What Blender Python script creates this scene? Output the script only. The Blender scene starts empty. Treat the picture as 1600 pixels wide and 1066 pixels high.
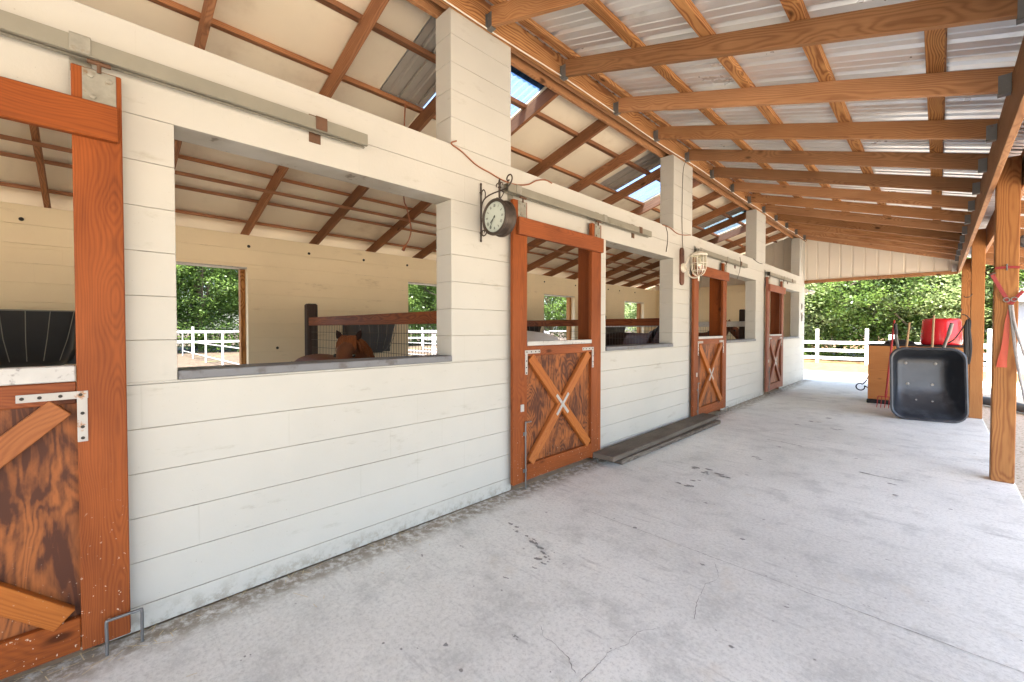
import bpy, bmesh, math, random
import numpy as np
from mathutils import Vector, Matrix, noise as mnoise

random.seed(7)
rnd = random.random
scene = bpy.context.scene
COL = scene.collection
PI = math.pi
R = math.radians

# ------------------------------------------------------------------ frame of the place
P = 3.658            # one stall bay
PIL = 1.861          # near edge of the first visible pillar
PW = 0.61            # pillar width
Y0, Y1 = PIL - 2 * P, PIL + 3 * P + PW   # barn ends
WT = 0.19            # block wall thickness
CR = 0.1986          # block course
TOP = 2.69           # top of the front wall
HEAD = TOP - 2 * CR  # window and door heads
BX = -4.10           # inner face of the back wall
BH = 2.62            # top of the back wall
SL = 0.276           # barn roof slope
PS = 0.315           # porch roof slope
FS, FC = 0.7096, 0.7046


def fl(px, py):
    """a spot on the floor, measured in the photograph"""
    z = 1.35 * 660 / (py - 514)
    u = (px - 800) / 660
    return (2.5 + (u * FC - FS) * z, (u * FS + FC) * z)


# ------------------------------------------------------------------ node helpers
class NT:
    def __init__(self, name):
        self.m = bpy.data.materials.new(name)
        self.m.use_nodes = True
        self.t = self.m.node_tree
        self.t.nodes.clear()
        self.out = self.n('ShaderNodeOutputMaterial')

    def n(self, typ, **kw):
        nd = self.t.nodes.new(typ)
        for k, v in kw.items():
            if k.startswith('i_'):
                nd.inputs[k[2:].replace('_', ' ')].default_value = v
            else:
                setattr(nd, k, v)
        return nd

    def l(self, a, b):
        self.t.links.new(a, b)

    def val(self, x, inp):
        if hasattr(x, 'links'):
            self.l(x, inp)
        else:
            if isinstance(x, (tuple, list)) and len(x) == 3 and inp.type == 'RGBA':
                x = (*x, 1)
            inp.default_value = x

    def math(self, op, a, b=None, c=None, clamp=False):
        nd = self.n('ShaderNodeMath', operation=op, use_clamp=clamp)
        for i, x in enumerate((a, b, c)):
            if x is not None:
                self.val(x, nd.inputs[i])
        return nd.outputs[0]

    def vmath(self, op, a, b=None):
        nd = self.n('ShaderNodeVectorMath', operation=op)
        self.val(a, nd.inputs[0])
        if b is not None:
            self.val(b, nd.inputs[1])
        return nd.outputs['Value'] if op in ('LENGTH', 'DISTANCE', 'DOT_PRODUCT') else nd.outputs[0]

    def noise(self, vec, scale, detail=3, rough=.55, dist=0.0):
        nd = self.n('ShaderNodeTexNoise')
        self.l(vec, nd.inputs['Vector'])
        nd.inputs['Scale'].default_value = scale
        nd.inputs['Detail'].default_value = detail
        nd.inputs['Roughness'].default_value = rough
        nd.inputs['Distortion'].default_value = dist
        return nd.outputs['Fac']

    def voro(self, vec, scale, feature='F1', out='Distance', rand=1.0):
        nd = self.n('ShaderNodeTexVoronoi', feature=feature)
        self.l(vec, nd.inputs['Vector'])
        nd.inputs['Scale'].default_value = scale
        nd.inputs['Randomness'].default_value = rand
        return nd.outputs[out]

    def ramp(self, fac, lo, hi, a=0.0, b=1.0):
        nd = self.n('ShaderNodeMapRange', interpolation_type='SMOOTHSTEP')
        self.val(fac, nd.inputs['Value'])
        nd.inputs['From Min'].default_value = lo
        nd.inputs['From Max'].default_value = hi
        nd.inputs['To Min'].default_value = a
        nd.inputs['To Max'].default_value = b
        return nd.outputs[0]

    def mix(self, fac, a, b, mode='MIX'):
        nd = self.n('ShaderNodeMix', data_type='RGBA', blend_type=mode)
        self.val(fac, nd.inputs[0])
        self.val(a, nd.inputs[6])
        self.val(b, nd.inputs[7])
        return nd.outputs[2]

    def sep(self, v):
        nd = self.n('ShaderNodeSeparateXYZ')
        self.l(v, nd.inputs[0])
        return nd.outputs

    def comb(self, x, y, z):
        nd = self.n('ShaderNodeCombineXYZ')
        for i, q in enumerate((x, y, z)):
            self.val(q, nd.inputs[i])
        return nd.outputs[0]

    def pos(self):
        return self.n('ShaderNodeNewGeometry').outputs['Position']

    def attr(self, name, out='Vector'):
        return self.n('ShaderNodeAttribute', attribute_name=name).outputs[out]

    def bsdf(self, color, rough=.6, metal=0.0, bump=None, bstr=.3, bdist=.01, spec=.5, **kw):
        b = self.n('ShaderNodeBsdfPrincipled')
        self.val(color, b.inputs['Base Color'])
        self.val(rough, b.inputs['Roughness'])
        self.val(metal, b.inputs['Metallic'])
        b.inputs['Specular IOR Level'].default_value = spec
        for k, v in kw.items():
            self.val(v, b.inputs[k.replace('_', ' ')])
        if bump is not None:
            bp = self.n('ShaderNodeBump')
            bp.inputs['Strength'].default_value = bstr
            bp.inputs['Distance'].default_value = bdist
            self.l(bump, bp.inputs['Height'])
            self.l(bp.outputs[0], b.inputs['Normal'])
        self.l(b.outputs[0], self.out.inputs['Surface'])
        return b


def m_wood(name, light, dark, deep=None, ring=.011, rough=.55, blotch=.4, knots=.6, speck=0.0, contrast=1.0, tone=.25, spec=.3):
    t = NT(name)
    g = t.attr('g')
    x, y, z = t.sep(g)
    slow = t.comb(t.math('MULTIPLY', x, 1.3), t.math('MULTIPLY', y, 7.0), t.math('MULTIPLY', z, 7.0))
    wob = t.noise(slow, 1.0, 3, .5)
    # knots: sparse cells stretched along the board
    kv = t.comb(t.math('MULTIPLY', x, 2.5), t.math('MULTIPLY', y, 6.0), t.math('MULTIPLY', z, 2.0))
    kd = t.voro(kv, 1.0)
    kmask = t.ramp(kd, .05, .15, 1, 0)
    kswirl = t.ramp(kd, .03, .55, 1, 0)
    rr = t.math('SQRT', t.math('ADD', t.math('MULTIPLY', y, y), t.math('MULTIPLY', z, z)))
    ph = t.math('ADD', rr, t.math('MULTIPLY', wob, .06))
    ph = t.math('ADD', ph, t.math('MULTIPLY', kswirl, .035 * knots))
    s = t.math('SINE', t.math('MULTIPLY', ph, 2 * PI / ring))
    s = t.math('MULTIPLY_ADD', s, .5, .5)
    s = t.math('POWER', s, 1.6)
    fine = t.noise(t.comb(t.math('MULTIPLY', x, 4.0), t.math('MULTIPLY', y, 160.0), t.math('MULTIPLY', z, 160.0)), 1.0, 2, .6)
    f = t.math('ADD', t.math('MULTIPLY', s, .62 * contrast), t.math('MULTIPLY', fine, .6))
    bl = t.noise(t.comb(t.math('MULTIPLY', x, 1.6), t.math('MULTIPLY', y, 5.0), t.math('MULTIPLY', z, 5.0)), 1.0, 4, .6)
    f = t.math('ADD', f, t.math('MULTIPLY', t.math('SUBTRACT', bl, .5), blotch * 2), clamp=True)
    c = t.mix(f, light, dark)
    deep = deep or tuple(q * .28 for q in dark)
    kr = t.sep(t.voro(kv, 1.0, out='Color'))[0]
    c = t.mix(t.math('MULTIPLY', t.math('MULTIPLY', kmask, t.ramp(kr, .1, .55)), knots), c, deep)
    # each board has its own tone
    tv = t.attr('tone', 'Fac')
    hs = t.n('ShaderNodeHueSaturation')
    t.l(t.math('MULTIPLY_ADD', tv, 2 * tone, 1 - tone), hs.inputs['Value'])
    t.l(t.math('MULTIPLY_ADD', t.math('FRACT', t.math('MULTIPLY', tv, 7.31)), .07, .95), hs.inputs['Saturation'])
    t.l(c, hs.inputs['Color'])
    c = hs.outputs[0]
    if speck:
        p = t.pos()
        zz = t.sep(p)[2]
        sp = t.ramp(t.noise(p, 55, 2, .7), .67, .71)
        low = t.ramp(zz, .05, .85, 1, 0)
        c = t.mix(t.math('MULTIPLY', t.math('MULTIPLY', sp, low), speck), c, (.6, .5, .38))
    t.bsdf(c, t.math('MULTIPLY_ADD', bl, .25, rough - .1), bump=f, bstr=.25, bdist=.002, spec=spec)
    return t.m


def m_simple(name, col, rough=.5, metal=0.0, var=.15, scale=8, bump=.0, dirt=None, dscale=3, dlo=.55, dhi=.75, spec=.5, **kw):
    t = NT(name)
    p = t.pos()
    n1 = t.noise(p, scale, 4, .6)
    hi = tuple(min(1, q * (1 + var)) for q in col)
    lo = tuple(q * (1 - var) for q in col)
    c = t.mix(n1, lo, hi)
    if dirt:
        d = t.ramp(t.noise(p, dscale, 5, .65), dlo, dhi)
        c = t.mix(d, c, dirt)
    t.bsdf(c, t.math('MULTIPLY_ADD', n1, .2, rough - .1), metal, bump=n1 if bump else None, bstr=bump, bdist=.004, spec=spec, **kw)
    return t.m


def m_block(name, paint, dirtcol, z0, warm=None, joint=.8, base_dirt=True):
    """painted concrete block: bed joints, faint head joints, pits, scuffs, dirt splashed along the foot"""
    t = NT(name)
    p = t.pos()
    x, y, z = t.sep(p)
    zz = t.math('DIVIDE', t.math('ADD', z, -z0 + 40 * CR), CR)
    fr = t.math('FRACT', zz)
    dj = t.math('MINIMUM', fr, t.math('SUBTRACT', 1.0, fr))          # 0 on the joint
    wob = t.noise(p, 9, 3, .6)
    bed = t.ramp(t.math('ADD', dj, t.math('MULTIPLY', wob, .012)), .003, .019, 1, 0)
    row = t.math('FLOOR', zz)
    al = t.math('ADD', y, x)
    yy = t.math('ADD', t.math('DIVIDE', al, .4064), t.math('MULTIPLY', t.math('MODULO', row, 2.0), .5))
    fy = t.math('FRACT', t.math('ADD', yy, 100.13))
    dy = t.math('MINIMUM', fy, t.math('SUBTRACT', 1.0, fy))
    cell = t.noise(t.comb(t.math('FLOOR', yy), row, 0.0), 1.37, 0)
    head = t.math('MULTIPLY', t.ramp(dy, .001, .009, 1, 0), t.ramp(cell, .47, .62))
    big = t.noise(p, 1.3, 4, .6)
    fine = t.noise(p, 38, 4, .7)
    pits = t.ramp(t.voro(p, 60), .0, .10, 1, 0)
    pits = t.math('MULTIPLY', pits, t.ramp(t.noise(p, 5, 2), .52, .62))
    c = t.mix(t.ramp(big, .3, .7), paint, tuple(q * .94 for q in paint))
    jn = t.ramp(t.noise(p, 2.7, 3, .6), .3, .62)
    jm = t.math('MULTIPLY', bed, t.math('MULTIPLY_ADD', jn, .7, .3))
    c = t.mix(t.math('MULTIPLY', jm, joint), c, dirtcol)
    gap = t.math('MULTIPLY', bed, t.ramp(t.noise(p, 5.5, 4, .7), .60, .68))
    c = t.mix(t.math('MULTIPLY', gap, .8), c, (.10, .08, .055))
    c = t.mix(t.math('MULTIPLY', head, joint * .16), c, dirtcol)
    c = t.mix(t.math('MULTIPLY', pits, .75), c, (.13, .10, .07))
    scuff = t.ramp(t.noise(t.comb(t.math('MULTIPLY', y, 1.0), t.math('MULTIPLY', z, 3.2), x), 2.3, 6, .72), .58, .74)
    c = t.mix(t.math('MULTIPLY', scuff, .42), c, dirtcol)
    spk = t.math('MULTIPLY', t.ramp(t.voro(p, 24), .03, .085, 1, 0), t.ramp(t.noise(p, 2.1, 3), .5, .62))
    c = t.mix(t.math('MULTIPLY', spk, .45), c, dirtcol)
    if base_dirt:
        foot = t.math('MULTIPLY', t.ramp(z, .0, .13, 1, 0), t.ramp(t.noise(p, 14, 6, .75), .44, .62))
        c = t.mix(t.math('MULTIPLY', foot, .62), c, (.23, .20, .15))
    h = t.math('SUBTRACT', t.math('MULTIPLY', fine, .25), t.math('ADD', t.math('MULTIPLY', bed, .5), t.math('MULTIPLY', head, .15)))
    h = t.math('SUBTRACT', h, t.math('MULTIPLY', pits, .6))
    t.bsdf(c, .62, bump=h, bstr=.55, bdist=.006, spec=.3)
    return t.m


def m_concrete():
    t = NT('concrete_slab')
    p = t.pos()
    x, y, z = t.sep(p)
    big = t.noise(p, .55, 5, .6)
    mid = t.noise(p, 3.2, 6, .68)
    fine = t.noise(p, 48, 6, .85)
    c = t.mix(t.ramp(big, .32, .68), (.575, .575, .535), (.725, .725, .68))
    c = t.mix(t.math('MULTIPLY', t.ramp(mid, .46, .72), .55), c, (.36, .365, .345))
    # brushed streaks across the walk
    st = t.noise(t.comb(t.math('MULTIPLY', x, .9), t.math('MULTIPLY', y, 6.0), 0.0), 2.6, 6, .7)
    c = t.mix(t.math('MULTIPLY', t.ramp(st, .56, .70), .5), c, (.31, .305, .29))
    # sand paper grain
    c = t.mix(t.math('MULTIPLY', t.ramp(fine, .47, .68), .6), c, (.34, .335, .32))
    c = t.mix(t.math('MULTIPLY', t.ramp(fine, .5, .32), .4), c, (.80, .785, .755))
    # dark spots and pits
    sp = t.math('MULTIPLY', t.ramp(t.voro(p, 9), .02, .075, 1, 0), t.ramp(t.noise(p, 1.7, 2), .5, .6))
    c = t.mix(t.math('MULTIPLY', sp, .7), c, (.07, .065, .06))
    # tan patches
    c = t.mix(t.math('MULTIPLY', t.ramp(t.noise(p, 1.9, 4, .6), .6, .74), .35), c, (.52, .45, .34))
    # brown grit swept against the wall
    edge = t.math('ADD', x, t.math('MULTIPLY', t.noise(p, 4, 5, .7), -.24))
    ed = t.ramp(edge, -.04, .15, 1, 0)
    gr = t.math('MULTIPLY', ed, t.ramp(t.noise(p, 17, 5, .7), .32, .58))
    c = t.mix(t.math('MULTIPLY', gr, .9), c, (.20, .16, .11))
    h = t.math('ADD', t.math('MULTIPLY', fine, .6), t.math('MULTIPLY', mid, .4))
    t.bsdf(c, t.math('MULTIPLY_ADD', mid, .3, .5), bump=h, bstr=.35, bdist=.004, spec=.35)
    return t.m


def m_ground():
    t = NT('ground_soil')
    p = t.pos()
    x, y, z = t.sep(p)
    a = t.noise(p, .35, 5, .65)
    b = t.noise(p, 6, 6, .75)
    f = t.noise(p, 40, 3, .7)
    sand = t.mix(b, (.46, .37, .26), (.62, .53, .41))
    litter = t.mix(t.ramp(b, .35, .65), (.12, .062, .028), (.22, .135, .065))
    back = t.ramp(t.math('ADD', x, t.math('MULTIPLY', a, 1.5)), -5.2, -4.2, 1, 0)
    mulch = t.mix(t.ramp(b, .35, .68), (.04, .030, .021), (.10, .072, .050))
    far = t.ramp(t.math('ADD', y, t.math('MULTIPLY', a, 3.0)), 17.2, 19.4)
    c = t.mix(far, sand, litter)
    c = t.mix(back, c, mulch)
    c = t.mix(t.math('MULTIPLY', t.ramp(f, .52, .7), .5), c, (.16, .12, .08))
    c = t.mix(t.math('MULTIPLY', t.ramp(a, .58, .7), .6), c, (.12, .15, .05))
    t.bsdf(c, .9, bump=b, bstr=.6, bdist=.03, spec=.15)
    return t.m


def m_leaf(name, dark, light, trans=.35):
    t = NT(name)
    tv = t.attr('tone', 'Fac')
    c = t.mix(tv, dark, light)
    d = t.n('ShaderNodeBsdfPrincipled')
    t.l(c, d.inputs['Base Color'])
    d.inputs['Roughness'].default_value = .38
    d.inputs['Specular IOR Level'].default_value = .5
    tr = t.n('ShaderNodeBsdfTranslucent')
    t.l(t.mix(.5, c, tuple(q * 1.6 for q in light)), tr.inputs['Color'])
    mx = t.n('ShaderNodeMixShader')
    mx.inputs[0].default_value = trans
    t.l(d.outputs[0], mx.inputs[1])
    t.l(tr.outputs[0], mx.inputs[2])
    t.l(mx.outputs[0], t.out.inputs['Surface'])
    return t.m


def m_coat(name, c1, c2, rough=.6):
    t = NT(name)
    p = t.n('ShaderNodeTexCoord').outputs['Object']
    n1 = t.noise(p, 3.5, 4, .6)
    hair = t.noise(t.vmath('MULTIPLY', p, (60, 60, 14)), 2.0, 3, .6)
    c = t.mix(t.ramp(n1, .3, .7), c1, c2)
    c = t.mix(t.math('MULTIPLY', hair, .35), c, tuple(q * .45 for q in c1))
    t.bsdf(c, rough, bump=hair, bstr=.2, bdist=.004, spec=.12)
    return t.m


def m_panel(name, light, dark):
    """blotchy stained plywood with wild grain"""
    t = NT(name)
    g = t.attr('g')
    x, y, z = t.sep(g)
    v = t.comb(t.math('MULTIPLY', x, 1.5), t.math('MULTIPLY', y, 5.0), t.math('MULTIPLY', z, 5.0))
    w = t.noise(v, 1.0, 3, .5, .9)
    kd = t.voro(t.comb(t.math('MULTIPLY', x, 1.9), t.math('MULTIPLY', y, 3.6), t.math('MULTIPLY', z, 1.0)), 1.0)
    sw = t.ramp(kd, .02, .5, 1, 0)
    ph = t.math('ADD', t.math('MULTIPLY', w, 1.4), t.math('ADD', t.math('MULTIPLY', sw, .8), t.math('MULTIPLY', y, 2.2)))
    s = t.math('POWER', t.math('MULTIPLY_ADD', t.math('SINE', t.math('MULTIPLY', ph, 46.0)), .5, .5), 1.5)
    bl = t.noise(t.comb(t.math('MULTIPLY', x, 2.2), t.math('MULTIPLY', y, 5.0), z), 1.3, 5, .65, .6)
    fine = t.noise(t.comb(t.math('MULTIPLY', x, 6.0), t.math('MULTIPLY', y, 140.0), z), 1.0, 2, .6)
    f = t.math('ADD', t.math('MULTIPLY', s, .55), t.math('MULTIPLY', fine, .55))
    f = t.math('ADD', f, t.ramp(bl, .36, .66, -.42, .55), clamp=True)
    c = t.mix(f, light, dark)
    c = t.mix(t.ramp(kd, .02, .07, .8, 0), c, (.05, .028, .02))
    p = t.pos()
    sp = t.math('MULTIPLY', t.ramp(t.noise(p, 55, 2, .7), .68, .72), t.ramp(t.sep(p)[2], .05, .6, 1, 0))
    c = t.mix(t.math('MULTIPLY', sp, .6), c, (.6, .5, .38))
    t.bsdf(c, .5, bump=f, bstr=.2, bdist=.002, spec=.15)
    return t.m


def m_glass(name, col, rough=.05):
    t = NT(name)
    tr = t.n('ShaderNodeBsdfTransparent')
    tr.inputs[0].default_value = (*col, 1)
    gl = t.n('ShaderNodeBsdfGlossy')
    gl.inputs['Roughness'].default_value = rough
    mx = t.n('ShaderNodeMixShader')
    mx.inputs[0].default_value = .12
    t.l(tr.outputs[0], mx.inputs[1])
    t.l(gl.outputs[0], mx.inputs[2])
    t.l(mx.outputs[0], t.out.inputs['Surface'])
    return t.m


def m_skylight():
    t = NT('clear_corrugated_plastic')
    p = t.pos()
    d = t.ramp(t.noise(t.vmath('MULTIPLY', p, (1.2, 9, 1)), 2.0, 4, .6), .4, .75)
    tr = t.n('ShaderNodeBsdfTransparent')
    t.l(t.mix(d, (.22, .31, .45), (.10, .145, .21)), tr.inputs[0])
    tl = t.n('ShaderNodeBsdfTranslucent')
    tl.inputs[0].default_value = (.25, .32, .42, 1)
    mx = t.n('ShaderNodeMixShader')
    mx.inputs[0].default_value = .18
    t.l(tr.outputs[0], mx.inputs[1])
    t.l(tl.outputs[0], mx.inputs[2])
    t.l(mx.outputs[0], t.out.inputs['Surface'])
    return t.m


M = {}
M['gate'] = m_wood('orange_stained_pine', (.275, .072, .0155), (.105, .026, .0085), ring=.0085, blotch=.6, knots=.8, speck=.75, rough=.5, tone=.12, contrast=.42, spec=.15)
M['gate_old'] = m_wood('faded_stained_pine', (.27, .105, .065), (.17, .058, .036), ring=.0085, blotch=.4, knots=.7, speck=.5, rough=.6, tone=.12, contrast=.45, spec=.15)
M['brace'] = m_wood('golden_stained_pine', (.38, .128, .030), (.22, .062, .015), ring=.009, blotch=.4, knots=.8, speck=.35, rough=.5, tone=.12, contrast=.55, spec=.15)
M['panel'] = m_panel('blotchy_stained_plywood', (.30, .10, .03), (.075, .028, .016))
M['rafter'] = m_wood('pine_rafter', (.40, .205, .092), (.20, .088, .036), ring=.010, blotch=.5, knots=.95, rough=.6, tone=.33, contrast=.75, spec=.15)
M['purlin'] = m_wood('pine_purlin', (.52, .265, .092), (.21, .078, .025), ring=.012, blotch=.45, knots=.95, rough=.6, tone=.2, contrast=1.15, spec=.15)
M['post'] = m_wood('treated_pine_post', (.40, .185, .060), (.22, .082, .026), ring=.012, blotch=.35, knots=.95, rough=.6, tone=.12, contrast=.9, spec=.15)
M['barn_wood'] = m_wood('dark_barn_timber', (.38, .175, .080), (.155, .064, .030), ring=.010, blotch=.5, knots=.8, rough=.65, tone=.25, contrast=.7, spec=.15)
M['pale_wood'] = m_wood('sunlit_rafter', (.62, .47, .36), (.40, .27, .19), ring=.012, blotch=.4, knots=.7, rough=.65, tone=.1)  # unused; rafter wood with the skylight's sun put into its pale colour
M['plank'] = m_wood('weathered_grey_wood', (.17, .142, .112), (.055, .043, .033), ring=.007, blotch=.7, knots=.5, rough=.85, tone=.2, spec=.15)
M['darkpost'] = m_wood('dark_creosote_post', (.055, .032, .022), (.022, .013, .010), ring=.012, blotch=.4, knots=.3, rough=.6)
M['rail'] = m_wood('red_brown_rail', (.24, .072, .024), (.10, .028, .012), spec=.15, ring=.009, blotch=.4, knots=.7, rough=.5)
M['boxwood'] = m_wood('varnished_box_plywood', (.60, .27, .09), (.38, .14, .045), ring=.012, blotch=.35, knots=.95, rough=.5, contrast=.7)
M['bark'] = m_wood('tree_bark', (.19, .15, .11), (.07, .052, .04), ring=.02, blotch=.6, knots=.5, rough=.9)
M['block'] = m_block('painted_block', (.48, .468, .42), (.24, .20, .14), TOP, joint=.6)
M['block_in'] = m_block('cream_block_inside', (.84, .715, .485), (.50, .39, .23), BH, joint=.4)
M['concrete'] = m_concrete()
M['ground'] = m_ground()
M['crack'] = m_simple('crack_dirt', (.13, .122, .11), .9, var=.4, scale=30)
M['crack_pale'] = m_simple('crack_pale_dust', (.52, .51, .49), .9, var=.3, scale=30)
M['stain'] = m_simple('dark_stain', (.24, .232, .22), .8, var=.35, scale=40)
M['driveway'] = m_simple('pale_limerock', (.68, .64, .56), .9, var=.12, scale=5, bump=.4, dirt=(.52, .43, .32), dscale=1.2)
M['sill'] = m_simple('grey_painted_sill', (.15, .155, .165), .6, var=.2, scale=7, bump=.3, dirt=(.09, .085, .08), dscale=9, dlo=.5, dhi=.7)
M['galv'] = m_simple('galvanised_track', (.24, .228, .18), .5, .3, var=.2, scale=5, dirt=(.17, .15, .105), dscale=3)
M['hanger'] = m_simple('mottled_zinc', (.27, .26, .215), .5, .3, var=.4, scale=26, dirt=(.20, .13, .07), dscale=14, dlo=.55, dhi=.7)
M['steel'] = m_simple('dull_steel', (.16, .16, .155), .45, .5, var=.2, scale=14, dirt=(.16, .10, .06), dscale=20, dlo=.6, dhi=.75)
M['rust'] = m_simple('rusty_bracket', (.11, .055, .028), .75, .15, var=.4, scale=30)
M['whiteplate'] = m_simple('white_painted_plate', (.37, .35, .32), .5, var=.2, scale=20, dirt=(.30, .14, .06), dscale=22, dlo=.6, dhi=.7)
M['cap'] = m_simple('worn_white_cap', (.44, .43, .405), .55, var=.2, scale=9, dirt=(.22, .21, .20), dscale=26, dlo=.55, dhi=.68)
M['darkhole'] = m_simple('dark_bolt_hole', (.03, .025, .02), .8)
M['foam'] = m_simple('cream_foam_board', (.82, .73, .57), .65, var=.09, scale=1.4, dirt=(.56, .45, .31), dscale=1.6, dlo=.5, dhi=.85)
M['tin'] = m_simple('galvalume_sheet', (.72, .755, .785), .31, .55, var=.05, scale=3, dirt=(.56, .57, .57), dscale=2.0)
M['dulltin'] = m_simple('dull_roof_tin', (.46, .43, .38), .45, .3, var=.15, scale=4)
M['siding'] = m_simple('cream_metal_siding', (.70, .645, .55), .5, var=.05, scale=2)
M['skylight'] = m_skylight()
M['blackplastic'] = m_simple('black_feeder_plastic', (.022, .024, .026), .45, var=.3, scale=5)
M['greyplastic'] = m_simple('charcoal_feeder_plastic', (.065, .066, .072), .5, var=.25, scale=5)
M['wire'] = m_simple('grey_wire', (.22, .22, .19), .5, .5, var=.2)
M['mesh'] = m_simple('dark_mesh_wire', (.10, .085, .07), .6, .4, var=.3)
M['iron'] = m_simple('bronzed_iron', (.060, .045, .035), .5, .4, var=.3, scale=40)
M['clockface'] = m_simple('clock_face_paper', (.46, .51, .45), .4, var=.05, scale=30)
M['ink'] = m_simple('black_ink', (.03, .035, .03), .5)
M['lampboard'] = m_wood('brown_lamp_board', (.20, .085, .05), (.10, .04, .025), ring=.008, rough=.45, knots=.1)
M['lampwhite'] = m_simple('cream_lamp_enamel', (.70, .66, .56), .4, var=.1, scale=30, dirt=(.40, .30, .2), dscale=24, dlo=.6)
M['lampglass'] = m_glass('clear_lamp_glass', (.86, .86, .80))
M['tray'] = m_simple('black_poly_tray', (.018, .021, .027), .40, var=.3, scale=10, dirt=(.06, .067, .075), dscale=5, dlo=.5, dhi=.8, spec=.6)
M['rubber'] = m_simple('black_rubber', (.02, .02, .02), .7)
M['red'] = m_simple('glossy_red_plastic', (.62, .016, .026), .22, var=.08, scale=6)
M['redpaint'] = m_simple('red_tool_paint', (.42, .03, .025), .45, var=.2)
M['handle'] = m_wood('ash_tool_handle', (.52, .36, .20), (.36, .22, .11), ring=.006, knots=.1)
M['redstrap'] = m_simple('red_nylon_strap', (.22, .005, .007), .5, var=.15, scale=60)
M['orange'] = m_simple('orange_flagging', (.45, .055, .02), .45, var=.15, scale=15)
M['orangecord'] = m_simple('orange_cord', (.26, .085, .03), .5, var=.15)
M['whitecord'] = m_simple('white_cable', (.72, .68, .6), .5, var=.1)
M['blackcord'] = m_simple('dark_thin_wire', (.05, .04, .03), .6)
M['lead'] = m_simple('grey_lead_rope', (.30, .29, .285), .7, var=.35, scale=40)
M['fence'] = m_simple('white_fence_paint', (.78, .77, .74), .55, var=.08, scale=3, dirt=(.5, .47, .4), dscale=4)
M['pipe'] = m_simple('white_corral_pipe', (.30, .295, .29), .45, var=.12, scale=3, dirt=(.26, .18, .13), dscale=3)
M['gravel'] = m_simple('pea_gravel', (.48, .41, .32), .9, var=.5, scale=60, bump=.8, dirt=(.20, .15, .10), dscale=30, dlo=.52, dhi=.62)
M['stall_floor'] = m_simple('stall_bedding', (.40, .32, .22), .95, var=.4, scale=12, bump=.6)
M['straw'] = m_simple('straw_bits', (.55, .45, .27), .7, var=.3, scale=9)
M['shedwall'] = m_simple('pale_shed_siding', (.22, .235, .255), .6, var=.06)
M['shedroof'] = m_simple('shed_roof', (.42, .40, .37), .6, var=.2)
M['paneglass'] = m_simple('window_glass', (.12, .16, .20), .1, var=.2)
M['leaf0'] = m_leaf('oak_leaves', (.036, .075, .016), (.165, .255, .058), .45)
M['leaf1'] = m_leaf('light_leaves', (.11, .165, .06), (.36, .43, .20), .45)
M['moss'] = m_simple('hanging_moss', (.26, .27, .21), .9, var=.3, scale=12)
M['bay'] = m_coat('chestnut_coat', (.115, .042, .020), (.18, .068, .029))
M['white_coat'] = m_coat('grey_white_coat', (.70, .67, .64), (.82, .80, .77))
M['dark_coat'] = m_coat('dark_bay_coat', (.022, .010, .007), (.035, .015, .010))
M['liver_coat'] = m_coat('liver_chestnut_coat', (.12, .042, .02), (.17, .06, .03))
M['mane_red'] = m_coat('red_mane_hair', (.18, .056, .019), (.28, .094, .032), .5)
M['mane_dark'] = m_coat('dark_mane_hair', (.02, .014, .01), (.04, .025, .018), .5)
M['hoof'] = m_simple('dark_hoof', (.05, .04, .035), .5)
M['eye'] = m_simple('dark_eye', (.01, .008, .006), .1)


# ------------------------------------------------------------------ mesh builder
def world_off(o):
    v = Vector((0, 0, 0))
    while o is not None:
        v += o.location
        o = o.parent
    return v


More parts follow.
